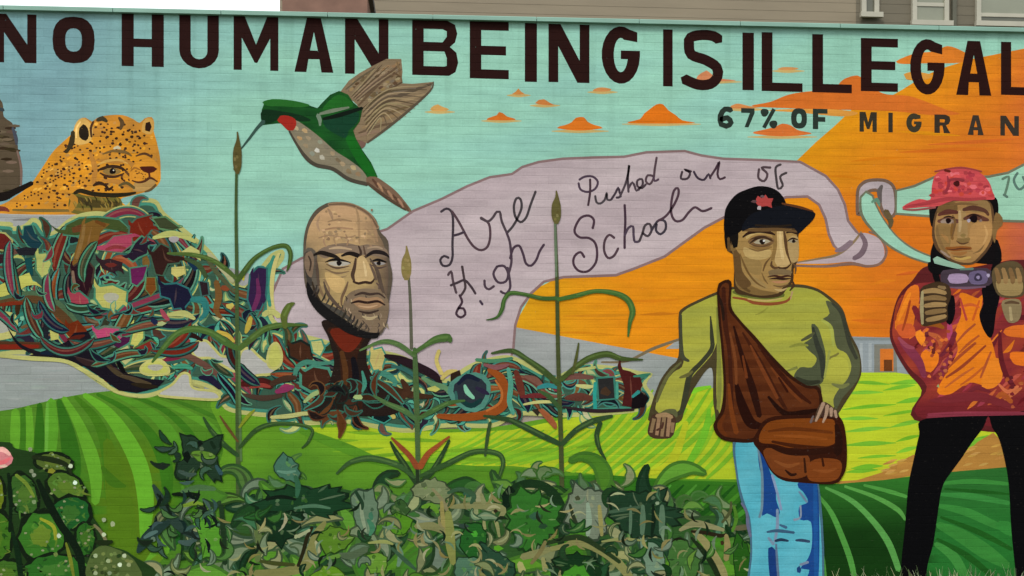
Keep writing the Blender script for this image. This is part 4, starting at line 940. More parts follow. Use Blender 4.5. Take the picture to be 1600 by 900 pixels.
LC = ((66,106,44),(40,84,36),(98,118,90),(112,120,78),(62,104,76),(30,64,34),(84,124,44),(24,52,30),(104,122,100),(122,126,86),(52,96,40))
VN = lambda c: jig(mix(c, R.choice(((160,164,122),(14,30,16))), .45), 6)
def leaf_stroke(x, y, k=1.0):
    c = jig(R.choice(LC), 8); flame(x, y, c, jig(mix(c, (20,44,22), .65),6), k*R.uniform(.8,1.3), VN(c) if R.random() < .6 else None)
scatter(150, gl, lambda x, y: leaf_stroke(x, y, 1.55))
scatter(60, gl, leaf_stroke)
scatter(44, [(400,770),(440,726),(520,744),(560,720),(600,748),(680,742),(740,752),(800,736),(860,738),(900,742),(1000,752),(1100,770),(1160,780),(1160,820),(900,780),(640,800),(420,800)], lambda x, y: flame(x, y, jig(R.choice(((96,120,84),(118,128,88),(74,108,70),(56,100,44),(84,128,50))),8), jig((58,96,44),8), .95))
scatter(40, gl, lambda x, y: flame(x, y, jig(R.choice(((74,128,36),(60,112,30),(84,136,40))),8), (60,104,34), 1.9))
scatter(60, gl, lambda x, y: flame(x, y, jig(R.choice(((112,130,102),(128,134,92),(96,122,96),(136,138,94))),8), jig((62,84,56),8), 1.2))
part('dark_leaf', 'blackish green leaves', LV)
shj([(400,792),(424,770),(470,762),(520,766),(544,786),(530,800),(500,806),(470,800),(430,810),(404,806)], (20,54,30))
shj([(408,806),(440,800),(470,806),(462,830),(440,850),(420,840)], (14,42,22)); rib([(460,794,3),(490,790,6),(516,794,3)], (68,104,78)); rib([(430,812,3),(452,808,6),(470,812,3)], (66,100,74)); rib([(416,780,5),(440,776,6),(462,780,4)], (10,24,14))
rib([(786,796,6),(796,770,12),(820,756,13),(850,760,14),(870,780,16),(880,810,14),(876,850,10)], (20,46,22)); shj([(786,770),(800,760),(806,790),(792,800)], (10,30,16))
shj([(800,776),(830,770),(860,784),(872,800),(862,830),(840,850),(812,856),(800,830)], (44,100,34)); dab(836,806,18,12,(46,84,60)); dab(848,822,16,10,(34,66,40)); dab(824,838,14,10,(52,110,32))
shj([(952,772),(980,768),(1034,770),(1040,786),(1060,800),(1040,826),(1010,838),(980,832),(960,812)], (26,54,34))
for x, w in ((1004,9),(1034,10),(985,5)): rib([(x,790,w*.6),(x,812,w),(x-1,834,w*.7)], (80,108,84))
rib([(1020,788,4),(1021,812,7),(1018,836,4)], (12,32,18)); dab(1027,786,7,6,(130,150,120)); rib([(952,800,5),(974,796,6),(1000,792,4)], (58,84,62))
shj([(870,872),(896,866),(920,870),(944,886),(950,905),(870,905)], (16,48,22)); shj([(882,892),(904,884),(918,892),(920,905),(880,905)], (60,126,34))
shj([(284,690),(300,682),(318,690),(340,680),(346,700),(338,712),(346,744),(330,746),(312,732),(296,750),(278,744),(276,724),(290,716)], (28,50,34)); dab(308,694,20,10,(8,18,12)); dab(292,714,12,18,(6,18,10)); shj([(300,706),(320,704),(338,712),(330,722),(310,720)], (84,122,40)); rib([(338,728,5),(346,740,7)], (44,74,78)); rib([(280,736,5),(296,742,7),(306,740,4)], (56,76,66)); rib([(330,690,5),(336,700,6)], (16,36,20))
rib([(240,758,5),(250,776,12),(262,800,16),(282,822,15),(304,836,12),(326,830,4)], (38,58,50)); rib([(216,862,6),(228,844,18),(246,826,17),(264,816,8)], (30,52,46)); rib([(226,840,4),(236,834,7),(246,830,4)], (72,100,94)); dab(240,842,8,8,(84,106,88)); rib([(280,846,5),(296,848,10),(310,838,6)], (58,80,74)); rib([(270,772,4),(290,772,8),(312,773,5)], (12,24,12)); rib([(246,772,3),(262,790,6),(268,806,4)], (14,26,20))
rib([(282,792,4),(304,786,7),(318,788,3)], (108,136,44)); rib([(284,768,5),(310,762,10),(336,764,6)], (70,104,64)); rib([(318,780,5),(336,790,9),(344,784,6)], (34,56,34)); rib([(346,790,7),(350,840,9),(352,880,8)], (26,48,26))
shj([(300,806),(318,802),(334,816),(344,840),(348,864),(334,876),(318,866),(312,838)], (76,136,38))
part('sage_leaf', 'chalky blue green leaves', LV)
shj([(430,722),(444,712),(460,722),(466,738),(464,752),(448,750),(432,742)], (62,104,84), (28,56,36), 3); rib([(434,736,3),(448,738,5),(462,736,3)], (92,134,112)); rib([(462,744,6),(466,760,9),(464,776,5)], (44,88,62))
shj([(550,772),(568,766),(586,774),(592,800),(588,826),(574,836),(560,824),(552,800)], (92,116,92)); rib([(564,780,3),(566,806,6),(572,830,4)], (126,142,114)); rib([(556,768,5),(566,786,6),(566,796,3)], (30,56,36)); dab(580,806,8,14,(60,110,84)); rib([(575,812,5),(582,824,9),(578,836,4)], (60,114,84))
shj([(888,772),(902,762),(924,764),(946,774),(948,800),(940,838),(920,840),(912,820),(896,822),(886,804)], (106,118,98)); rib([(918,786,5),(920,812,9),(918,836,6)], (126,146,124)); rib([(936,790,5),(938,812,7),(940,836,5)], (136,132,78)); rib([(892,808,5),(898,820,8)], (136,136,94)); rib([(890,788,4),(896,808,6),(906,830,5)], (40,50,32)); dab(902,778,9,8,(60,66,44))
shj([(1000,850),(1020,842),(1034,856),(1040,880),(1042,905),(1016,905),(1006,880)], (100,126,104)); shj([(714,876),(740,868),(752,880),(756,905),(712,905)], (72,108,84)); rib([(620,850,5),(626,866,9),(622,884,5)], (92,124,98)); rib([(612,856,4),(634,876,7),(650,890,4)], (52,82,58))
part('tan_leaf', 'tan leaf edges and stalks', LV)
shj([(640,764),(660,752),(684,750),(700,758),(702,776),(690,786),(672,782),(654,778)], (106,118,82)); dab(662,758,12,9,(74,88,58)); dab(676,772,9,8,(70,92,48)); rib([(676,764,4),(690,780,6),(700,800,5)], (120,116,82))
rib([(704,792,5),(730,790,10),(760,790,12),(786,796,10),(780,810,5)], (120,122,80)); rib([(752,772,5),(756,786,8)], (124,128,86)); rib([(700,800,9),(702,826,15),(704,852,15),(708,880,8)], (120,126,66)); rib([(690,784,5),(692,812,7),(694,836,4)], (136,128,74)); rib([(770,800,4),(776,818,6),(780,838,4)], (126,130,84)); rib([(756,812,4),(757,826,6)], (130,132,86)); dab(774,798,8,6,(44,36,22))
rib([(650,822,8),(676,822,13),(692,830,8)], (116,118,76)); rib([(620,820,5),(640,824,5)], (76,92,50))
rib([(508,816,6),(496,834,14),(488,860,18),(476,884,16),(440,894,14),(400,896,12)], (116,118,68)); rib([(488,824,5),(480,840,6),(474,862,6),(466,884,5)], (34,32,14)); rib([(484,828,4),(466,838,6)], (144,152,116)); dab(463,838,7,7,(146,156,116)); rib([(404,876,4),(430,880,7),(460,882,5)], (58,66,28)); rib([(494,846,5),(498,862,7)], (150,150,110)); rib([(400,820,8),(406,850,12),(402,876,8)], (86,104,58)); rib([(530,866,6),(548,868,12),(572,858,10)], (74,92,66)); rib([(512,872,5),(530,868,7)], (88,128,50))
shj([(500,830),(530,826),(550,840),(540,858),(512,862),(500,850)], (78,116,32)); shj([(570,870),(596,864),(606,876),(600,896),(576,890)], (92,134,44)); shj([(500,890),(520,884),(540,905),(480,905)], (86,128,28)); rib([(576,848,3),(600,846,6),(614,850,3)], (138,146,84))
rib([(860,858,8),(884,852,8),(900,846,12),(930,856,12),(962,876,14),(986,905,12)], (122,124,74)); rib([(850,850,5),(880,842,8),(908,840,9),(940,858,7),(968,878,6)], (34,52,26)); rib([(816,870,10),(840,864,12),(858,858,8)], (120,122,78)); rib([(852,846,5),(844,862,7),(830,880,5)], (110,104,64)); rib([(812,880,9),(816,892,12)], (150,150,94)); rib([(848,872,6),(852,890,9)], (134,134,84)); rib([(940,846,3),(970,842,5),(1000,844,3)], (124,130,78))
rib([(1062,828,5),(1084,818,11),(1108,822,9),(1130,828,5)], (124,124,86)); rib([(1084,830,8),(1100,846,12),(1114,866,13),(1128,890,12),(1134,905,8)], (130,126,80)); rib([(1080,840,4),(1096,858,8),(1112,880,9),(1124,905,8)], (24,40,18)); rib([(1080,830,4),(1100,832,6),(1126,837,6),(1134,834,3)], (34,28,14)); rib([(1134,836,6),(1136,852,10),(1134,874,8)], (128,118,74)); rib([(1128,816,4),(1140,800,5),(1142,784,3)], (70,76,44)); rib([(1144,826,6),(1160,824,9),(1176,822,5)], (86,84,58)); dab(1170,824,10,16,(12,14,8)); dab(1128,848,8,7,(52,36,20)); rib([(1146,790,4),(1150,810,6),(1144,830,4)], (70,116,34))
shj([(1040,850),(1062,840),(1078,852),(1090,880),(1086,900),(1056,905),(1044,880)], (58,98,44)); shj([(1146,846),(1160,842),(1170,862),(1168,905),(1150,905)], (32,80,18))
shj([(726,826),(746,818),(760,840),(752,864),(728,866),(720,846)], (30,84,30)); dab(742,834,11,11,(64,146,44)); dab(778,856,16,10,(76,140,30)); dab(724,822,18,8,(42,60,52)); shj([(750,850),(774,862),(800,880),(800,905),(760,905)], (34,66,46)); dab(730,770,16,14,(42,82,60),.4); rib([(700,770,5),(720,764,7),(740,774,8),(736,786,5)], (50,80,54))
shj([(612,792),(626,780),(640,796),(632,806),(614,804)], (48,80,38)); shj([(604,808),(620,804),(640,808),(642,824),(624,836),(606,824)], (74,126,28)); rib([(660,792,5),(674,790,9),(684,800,6)], (88,134,38))

part('small_leaf', 'small pointed leaves, tan stalks and dark gaps over the leaf mass', LV, kind=None)
scatter(80, [(262,960),(300,820),(384,806),(450,780),(540,790),(640,804),(760,794),(840,770),(900,772),(1036,780),(1060,812),(1160,826),(1166,960)], lambda x, y: leaf_stroke(x, y, .7))
def hook(x, y, c, w=4):
    a = R.uniform(0, 6.28); k = R.choice((-1,1))*R.uniform(.2,.6); q = []
    for i in range(5):
        q.append((x, y, w*(1-abs(i-2)/2.6))); x += math.cos(a)*6; y += math.sin(a)*6; a += k
    rib(q, c)
scatter(170, [(240,860),(300,800),(384,800),(450,776),(640,800),(840,762),(1036,776),(1160,822),(1166,960),(300,960)], lambda x, y: hook(x, y, jig(R.choice(((132,132,86),(144,148,112),(16,34,18),(20,30,16),(96,120,92),(118,112,68))), 8), R.uniform(3,6)))
scatter(18, [(260,690),(340,670),(360,780),(300,840),(230,850),(240,760)], lambda x, y: flame(x, y, jig(R.choice(((30,54,40),(46,72,60),(66,104,54),(16,30,20),(50,80,60))), 8), (22,44,22), .65))
scatter(20, [(240,760),(290,750),(350,790),(330,850),(216,866)], lambda x, y: hook(x, y, jig(R.choice(((26,46,40),(54,80,72),(12,24,18))), 8), 6))
# ------------------------------------------------------------------ prickly pear
CA_ = part('painted_cactus', 'prickly pear cactus with a pink flower painted at the lower left')
poly([(-170,700),(0,690),(24,700),(60,708),(104,720),(112,744),(134,770),(142,800),(160,828),(168,850),(206,866),(220,905),(-170,905)], (30,56,22))
def pad(cx, cy, rx, ry, col, rot=0, hi=None):
    part('pad', None, CA_)
    def rough(a, b, c, j):
        q = []
        for i in range(26):
            t = 6.283*i/26; k = 1+R.uniform(-j, j)
            x, y = a*k*math.cos(t), b*k*math.sin(t)
            q.append((cx+x*math.cos(rot)-y*math.sin(rot), cy+x*math.sin(rot)+y*math.cos(rot)))
        poly(q, c, False)
    rough(rx+3, ry+3, (14,28,12), .07); rough(rx-2, ry-2, col, .08)
    for i in range(16):
        a = R.uniform(0,6.28); d = R.uniform(.3,.95); x, y = cx+math.cos(a)*rx*d, cy+math.sin(a)*ry*d
        rib([(x,y,1),(x+R.uniform(-8,8),y+R.uniform(-3,8),R.uniform(2,5)),(x+R.uniform(-12,12),y+R.uniform(2,14),1)], jig(mix(col, R.choice(((16,44,18),(126,140,56),(90,130,50))), .5),6))
    rough(rx*.45, ry*.4, hi or mix(col, (110,130,40), .3), .2)
    for i in range(7):
        a = R.uniform(0,6.28); dab(cx+math.cos(a)*rx*R.uniform(.2,.9), cy+math.sin(a)*ry*R.uniform(.2,.9), 5, 4, jig((120,132,90),14))
pad(-8,775,16,34,(94,112,22)); pad(84,722,30,14,(76,96,38),.1); pad(38,772,22,34,(52,92,34),-.35); pad(104,762,32,22,(70,104,34),.5); pad(112,800,30,26,(26,84,34)); pad(-6,838,26,42,(58,104,26)); pad(66,838,36,40,(52,108,32),.2,(96,124,38)); pad(134,842,16,26,(40,92,28)); pad(88,890,48,24,(40,96,30),0,(60,110,40)); pad(10,896,30,22,(56,96,30))
rib([(60,750,6),(76,784,12),(96,820,12),(112,842,12),(126,870,12),(130,905,9)], (10,26,12)); rib([(14,740,5),(18,780,6),(16,830,5)], (10,28,12)); rib([(52,714,6),(80,718,9),(104,726,7),(112,740,4)], (28,40,18)); rib([(20,830,4),(28,860,9),(34,905,8)], (12,36,16))
rib([(64,810,4),(84,822,6),(88,842,5)], (138,146,40)); rib([(104,848,3),(110,870,6),(116,900,4)], (106,118,36)); rib([(26,742,5),(42,756,6),(54,776,4)], (104,128,44)); dab(82,736,14,8,(120,122,38))
poly([(142,868),(160,852),(184,858),(200,866),(214,880),(218,905),(140,905)], (74,92,46))
scatter(34, [(140,905),(146,866),(200,862),(216,905)], lambda x, y: dab(x, y, 7, 6, jig(R.choice(((96,116,62),(60,80,36),(110,120,70),(44,64,28))), 8)))
rib([(148,820,4),(158,830,5),(166,844,5)], (112,108,74)); dab(176,820,7,7,(150,160,118)); rib([(150,846,5),(162,848,9),(176,846,5)], (26,40,16))
part('spine_tuft', 'pale tufts of spines', CA_)
for x, y, c in ((111,728,(190,206,174)),(118,754,(204,226,204)),(93,837,(190,206,180)),(163,835,(178,194,156)),(176,818,(150,164,124)),(188,882,(198,214,182)),(195,868,(170,184,148)),(150,868,(150,166,126)),(170,876,(146,162,118)),(150,895,(150,164,124)),(202,882,(140,150,104)),(54,784,(120,142,98)),(163,812,(144,158,124)),(48,702,(128,136,106)),(50,736,(116,128,100)),(172,895,(120,138,104)),(54,742,(128,140,116)),(88,866,(100,120,60))):
    ell(x, y, 3.6, 3.6, c, 7)
part('flower', 'pink flower', CA_)
ell(0,716,20,17,(196,120,124)); rib([(-14,706,4),(4,702,8),(16,710,5)], (226,170,160)); rib([(-10,724,4),(6,722,7),(16,716,4)], (214,104,110)); dab(6,728,14,5,(210,180,160))

# ------------------------------------------------------------------ man
MAN = part('painted_person', 'man in a black cap and olive sweater with a brown shoulder bag, painted striding with one arm hanging')
INKM = (66,58,36)
poly([(1060,496),(1066,482),(1092,468),(1120,456),(1146,448),(1236,444),(1272,449),(1296,463),(1316,482),(1324,506),(1330,524),(1342,548),(1346,580),(1338,602),(1324,624),(1310,646),(1300,660),(1140,668),(1116,640),(1112,575),(1086,604),(1070,640),(1060,660),(1018,660),(1014,646),(1030,598),(1046,574),(1060,556)], INKM)
def swt(x, y): return mix((156,156,60), (148,150,62), .5+.5*math.sin(y*.2+x*.01))
part('sweater', 'olive green sweater with dark folds', MAN, mat='paint')
poly([(1064,500),(1070,485),(1094,472),(1122,460),(1148,452),(1234,449),(1270,453),(1292,466),(1306,482),(1310,500),(1316,530),(1332,550),(1338,580),(1328,600),(1312,616),(1300,640),(1284,640),(1280,600),(1240,600),(1150,660),(1122,640),(1120,560),(1122,530),(1112,554),(1084,586),(1072,604),(1062,640),(1044,646),(1024,640),(1036,604),(1052,582),(1068,566)], swt)
FD = (76,80,56)
rib([(1064,492,3),(1064,530,5),(1066,556,7),(1076,564,4)], (62,64,46)); rib([(1110,494,2),(1112,524,6),(1112,545,7),(1096,566,7),(1078,586,8),(1072,612,9),(1066,640,8),(1058,648,4)], (52,54,38)); rib([(1064,566,3),(1046,584,5),(1034,606,6),(1026,628,4)], (92,92,54)); rib([(1062,590,3),(1074,586,6),(1082,580,3)], (92,90,48))
poly([(1026,650),(1040,640),(1056,640),(1058,652),(1040,650)], (86,88,56)); rib([(1120,480,2),(1122,530,5),(1124,600,7),(1122,640,5)], (120,124,56))
poly([(1290,470),(1306,476),(1318,490),(1322,516),(1334,540),(1343,560),(1342,588),(1332,604),(1316,622),(1306,640),(1302,624),(1312,606),(1324,592),(1330,572),(1322,552),(1308,544),(1302,522),(1296,508),(1284,500),(1296,490)], FD)
rib([(1300,474,3),(1314,488,6),(1321,512,6),(1328,538,7),(1338,560,5)], (52,54,42))
poly([(1268,506),(1278,512),(1286,536),(1290,556),(1288,584),(1282,600),(1254,602),(1240,590),(1250,574),(1268,574),(1276,560),(1264,548),(1256,536),(1268,528)], (70,76,54))
rib([(1270,512,4),(1276,536,8),(1284,560,9),(1286,590,6)], (48,52,42)); rib([(1244,590,4),(1262,598,8),(1280,596,5)], (46,48,34)); rib([(1252,532,3),(1264,526,6),(1272,520,3)], (72,74,50)); rib([(1234,542,3),(1250,538,5),(1262,540,3)], (126,130,54)); rib([(1228,580,2),(1246,574,5)], (112,116,56)); rib([(1284,500,4),(1298,512,6),(1302,540,4)], (152,158,72))
rib([(1296,560,5),(1304,556,4),(1310,552,3)], (112,108,52)); rib([(1326,600,4),(1314,604,7),(1300,600,3)], (108,112,66)); rib([(1296,548,4),(1292,570,4),(1288,590,3)], (140,144,70))
poly([(1298,560),(1320,560),(1326,574),(1324,590),(1306,596),(1292,590)], (160,160,62))
rib([(1146,456,5),(1168,462,7),(1200,464,8),(1224,461,6)], (92,98,42)); rib([(1145,465,3),(1165,468,4),(1178,473,5),(1204,475,5),(1228,471,4),(1236,463,3)], (128,68,38)); rib([(1168,467,2),(1196,470,3),(1222,466,2)], (176,152,92))
rib([(1180,492,1),(1190,488,3),(1200,480,1)], (132,132,52)); rib([(1235,468,2),(1238,455,3)], (170,140,100))
part('hand', 'left hand hanging by the hip', MAN)
poly([(1014,662),(1018,650),(1030,645),(1050,647),(1056,656),(1054,672),(1048,684),(1022,685),(1012,677)], (66,46,34)); 
for i, (x0,y0,x1,y1) in enumerate(((1022,654,1017,676),(1030,650,1026,680),(1038,650,1034,682),(1046,652,1043,682),(1051,660,1050,676))): rib([(x0,y0,6),(x1,y1,5)], (142,112,84) if i % 2 else (128,104,74), None, False)
rib([(1026,650,6),(1040,648,7),(1050,652,5)], (150,122,88)); rib([(1036,660,3),(1034,668,4),(1026,672,3)], (70,44,34))
part('face', 'brown face turned to the right', MAN)
poly([(1138,372),(1150,362),(1170,355),(1242,354),(1247,372),(1248,396),(1244,412),(1240,420),(1239,440),(1230,450),(1220,462),(1196,466),(1168,462),(1148,455),(1147,420),(1146,398),(1136,392)], (64,46,26))
poly([(1150,366),(1168,357),(1210,357),(1240,360),(1246,378),(1246,402),(1238,410),(1236,424),(1234,440),(1222,450),(1216,458),(1190,461),(1168,455),(1154,446),(1152,420),(1152,396),(1143,390),(1146,376)], (150,120,70))
poly([(1143,384),(1152,392),(1154,420),(1166,440),(1186,452),(1214,458),(1190,462),(1166,457),(1150,446),(1148,416)], (118,92,52))
poly([(1158,404),(1174,400),(1190,412),(1186,430),(1172,426),(1160,416)], (138,112,66)); poly([(1172,430),(1190,440),(1200,450),(1186,450),(1170,440)], (146,120,74))
poly([(1164,366),(1178,358),(1206,358),(1210,364),(1180,366),(1166,374)], (172,146,94)); poly([(1206,360),(1214,360),(1216,384),(1212,404),(1204,408),(1208,384)], (128,100,56)); poly([(1162,386),(1180,392),(1204,390),(1202,402),(1182,406),(1164,400)], (170,144,92))
poly([(1214,360),(1223,360),(1226,384),(1231,402),(1234,412),(1226,417),(1214,416),(1210,408),(1214,384)], (178,150,100)); rib([(1219,362,3),(1220,384,5),(1223,404,5)], (192,166,116)); rib([(1225,362,3),(1227,376,5),(1229,392,4),(1233,404,3),(1236,412,2)], (80,56,34)); poly([(1232,372),(1246,370),(1248,392),(1246,408),(1238,412),(1232,396)], (160,134,88))
rib([(1160,371,2),(1170,364,5),(1184,361,6),(1198,362,6),(1211,367,2)], (40,22,14)); poly([(1168,378),(1180,369),(1196,368),(1210,375),(1202,385),(1184,387)], (112,84,54)); poly([(1177,379),(1184,374.5),(1194,373.5),(1204,377.5),(1196,381),(1186,381.5)], (158,148,124)); ell(1191,377.6,4.6,4.2,(28,18,12)); ell(1193.6,376.4,1.9,1.7,(206,204,200),8); rib([(1171,381,1),(1180,374,3),(1193,370.5,4),(1208,377,1)], (46,30,20)); rib([(1174,382,1),(1188,386,2.6),(1204,381,1)], (84,60,38)); rib([(1170,388,1),(1184,392,2.4),(1202,388,1)], (112,86,52))
rib([(1228,364,2),(1236,362,4),(1246,366,2)], (40,24,16)); poly([(1231,377),(1238,374),(1246,376),(1240,380)], (150,140,118)); ell(1240,377,2.8,2.8,(28,18,12)); rib([(1230,377,1),(1238,372.5,3),(1247,375,1)], (46,30,20))
rib([(1206,408,2),(1205,415,4),(1211,419,4),(1218,417,2)], (82,58,36)); rib([(1216,418,2),(1222,420,4),(1230,418,3),(1236,412,1)], (58,38,24)); rib([(1204,402,1),(1196,412,3),(1192,424,2)], (96,70,40)); rib([(1238,410,1),(1243,418,3),(1242,428,1)], (96,70,44))
poly([(1200,424),(1214,420),(1228,421),(1238,425),(1234,431),(1218,429),(1202,431)], (116,96,66)); rib([(1199,433,1),(1210,431,3),(1220,433,3.4),(1230,431,3),(1239,433,1)], (60,32,22)); rib([(1202,436,1),(1212,435,3),(1224,436,3.4),(1236,435,1)], (44,24,16)); rib([(1206,440,1),(1218,441,4),(1232,439,1)], (166,118,84)); rib([(1208,446,1),(1220,448,3),(1232,444,1)], (100,76,46)); rib([(1210,452,1),(1220,454,4),(1230,450,1)], (172,146,98)); rib([(1238,440,3),(1240,446,4),(1234,454,2)], (64,44,28))
rib([(1156,396,1),(1162,412,3),(1170,428,3),(1182,442,3),(1196,450,1)], (104,78,42)); rib([(1190,426,1),(1194,436,2.6),(1200,444,1)], (110,84,48)); rib([(1150,430,2),(1158,446,5),(1172,456,4)], (88,66,36))
rib([(1138,376,2),(1141,384,4),(1143,392,2)], (120,92,54))
rib([(1160,360,3),(1190,359,6),(1222,359,5),(1244,362,3)], (92,68,40)); poly([(1146,392),(1156,398),(1160,424),(1174,444),(1160,450),(1149,436)], (92,68,38)); rib([(1170,384,1),(1186,388,4),(1206,386,2)], (128,98,56)); rib([(1172,374,1),(1188,370,3),(1206,374,1)], (60,40,26))
part('hair', 'short black hair at the temple', MAN)
poly([(1133,360),(1152,358),(1152,386),(1146,388),(1142,376),(1140,392),(1134,388)], (14,10,8)); rib([(1138,372,4),(1139,392,5)], (86,64,36))
part('cap', 'black baseball cap with a small red emblem', MAN)
poly([(1133,368),(1132,334),(1138,318),(1150,304),(1164,297),(1184,291),(1204,293),(1218,301),(1226,312),(1229,322),(1234,336),(1200,350),(1165,356),(1154,364)], (5,4,6))
poly([(1160,352),(1172,336),(1190,329),(1226,321),(1268,328),(1274,334),(1270,344),(1260,354),(1246,366),(1241,357),(1200,356),(1170,357),(1160,362)], (11,14,22))
rib([(1222,318,3),(1250,324,4),(1270,330,2)], (84,46,22)); rib([(1180,352,3),(1210,354,4),(1236,352,3)], (36,26,16))
poly([(1180,316),(1184,306),(1190,310),(1196,304),(1200,310),(1208,310),(1205,318),(1206,325),(1198,322),(1190,323),(1184,321)], (162,62,60)); dab(1186,325,7,8,(168,156,160)); dab(1178,315,10,5,(84,60,62)); dab(1191,307,8,5,(92,72,76))
part('trousers', 'light blue jeans with dark blue folds', MAN, mat='paint')
poly([(1146,686),(1180,690),(1206,735),(1240,748),(1278,750),(1278,960),(1172,960),(1172,860),(1168,812),(1158,785),(1150,745)], (64,100,120))
def jean(x, y): return mix((88,168,184), (74,158,176), .5+.5*math.sin(y*.05+x*.08))
poly([(1150,690),(1180,692),(1206,738),(1240,750),(1274,752),(1276,960),(1176,960),(1175,860),(1172,812),(1162,782),(1153,745)], jean)
DB = (22,64,128)
poly([(1184,698),(1194,712),(1203,738),(1212,760),(1212,780),(1218,800),(1212,808),(1198,802),(1190,806),(1192,780),(1190,750),(1185,724)], DB); rib([(1184,702,3),(1190,740,4),(1190,790,4),(1186,808,4)], (96,124,140))
poly([(1248,752),(1276,754),(1278,905),(1260,905),(1264,890),(1250,888),(1262,872),(1268,850),(1266,815),(1250,812),(1248,792),(1262,784),(1254,768),(1247,762)], DB); rib([(1273,756,6),(1274,830,7),(1275,905,7)], (26,78,140)); rib([(1250,790,3),(1250,808,3),(1240,812,4)], (118,132,150)); rib([(1248,768,3),(1260,784,4)], (100,126,150))
poly([(1200,856),(1212,860),(1216,880),(1214,905),(1203,905)], (20,54,112)); rib([(1212,850,3),(1214,880,4),(1216,905,4)], (84,104,130)); rib([(1214,796,4),(1214,822,5),(1210,846,4)], (112,132,156)); rib([(1198,831,3),(1214,829,5),(1240,832,4)], (52,84,110)); rib([(1218,820,3),(1228,824,5)], (56,88,116)); rib([(1211,845,4),(1220,843,5),(1231,845,3)], (32,52,74)); rib([(1243,844,3),(1252,844,5),(1264,846,4)], (44,64,90)); rib([(1200,840,4),(1208,850,5)], (106,130,152))
rib([(1158,786,3),(1166,800,4),(1168,820,5),(1172,838,4)], (92,96,120)); rib([(1206,742,4),(1214,770,4),(1220,796,4)], (120,140,170)); rib([(1250,882,4),(1262,878,4)], (110,126,150)); dab(1248,890,8,12,(28,60,110))
part('bag_strap', 'wide brown cloth strap across the chest', MAN, mat='paint')
def cloth(x, y): return mix((88,44,18), (72,32,10), .5+.5*math.sin((x-y*.45)*.16))
poly([(1120,452),(1127,440),(1142,440),(1142,478),(1156,500),(1180,526),(1206,556),(1236,586),(1260,602),(1280,606),(1282,645),(1240,655),(1200,668),(1180,690),(1140,690),(1122,682),(1114,664),(1126,640),(1130,600),(1126,540),(1122,500)], (44,18,6))
poly([(1124,452),(1138,444),(1138,482),(1152,502),(1176,530),(1204,562),(1232,590),(1258,606),(1276,610),(1276,640),(1238,648),(1196,662),(1176,684),(1142,684),(1126,678),(1120,662),(1132,640),(1134,600),(1130,540),(1126,500)], cloth)
for s, c in (([(1130,450,6),(1132,500,8),(1140,560,6),(1142,640,8)],(58,24,10)),([(1146,510,3),(1160,560,8),(1176,610,12),(1186,650,8)],(38,12,4)),([(1160,520,3),(1184,560,7),(1210,610,8),(1228,640,5)],(58,24,8)),([(1150,600,6),(1158,630,14),(1172,660,16),(1190,666,8)],(34,8,2)),([(1184,540,3),(1212,576,7),(1244,612,7),(1266,630,4)],(54,20,6)),
    ([(1140,520,3),(1148,560,5),(1150,600,4)],(104,56,26)),([(1172,540,3),(1192,580,6),(1214,622,5)],(104,52,22)),([(1204,574,3),(1226,602,5),(1252,628,4)],(100,50,20)),([(1138,600,4),(1142,640,7),(1150,676,8)],(106,52,16)),([(1200,620,4),(1226,646,9),(1258,644,8),(1276,640,4)],(30,8,2)),([(1132,648,4),(1124,666,7),(1134,680,5)],(90,42,12)),([(1122,462,4),(1128,480,5),(1130,500,4)],(34,18,10)),([(1160,556,3),(1166,590,5)],(96,46,18)),([(1216,590,3),(1230,612,4)],(50,16,4))): rib(s, c)
part('bag', 'brown shoulder bag', MAN, mat='paint')
poly([(1176,690),(1184,672),(1192,658),(1212,650),(1250,648),(1300,648),(1316,658),(1322,690),(1322,726),(1316,744),(1302,756),(1250,754),(1222,750),(1204,736),(1190,710)], (46,16,4))
poly([(1186,690),(1192,668),(1214,656),(1290,654),(1304,662),(1302,694),(1240,700),(1210,694)], (112,56,12)); poly([(1192,704),(1206,700),(1230,710),(1262,712),(1262,740),(1240,748),(1214,742),(1200,726)], (106,54,20)); poly([(1262,726),(1280,716),(1312,720),(1312,742),(1298,752),(1264,750)], (112,56,18))
for s, c in (([(1200,674,3),(1240,670,6),(1300,676,4)],(90,42,8)),([(1206,690,4),(1250,698,7),(1302,702,8)],(60,24,4)),([(1200,696,3),(1230,706,9),(1270,706,10),(1310,700,8)],(40,14,4)),([(1306,664,6),(1310,686,12),(1308,708,12)],(34,12,4)),([(1208,680,2),(1250,682,5),(1292,686,3)],(126,66,20)),([(1256,716,3),(1258,738,4)],(50,22,6)),([(1226,734,2),(1236,742,5),(1244,740,3)],(38,14,4)),([(1284,716,3),(1286,728,4)],(52,20,4)),([(1210,720,3),(1230,728,6),(1248,724,3)],(122,68,30)),([(1270,734,3),(1290,736,6),(1306,732,3)],(124,66,26))): rib(s, c)
part('hand', 'right hand resting on the bag', MAN)
poly([(1272,654),(1276,640),(1284,628),(1296,632),(1306,644),(1304,652),(1294,650),(1286,646),(1278,656),(1268,660)], (72,54,40))
for s in ([(1286,630,6),(1280,644,5),(1274,658,3)],[(1292,634,6),(1290,648,5),(1285,660,3)],[(1298,638,6),(1298,650,4)],[(1304,642,5),(1306,652,4)]): rib(s, (156,128,106))
rib([(1270,650,3),(1266,660,4)], (96,84,82)); rib([(1287,640,2),(1284,652,3)], (60,40,34))

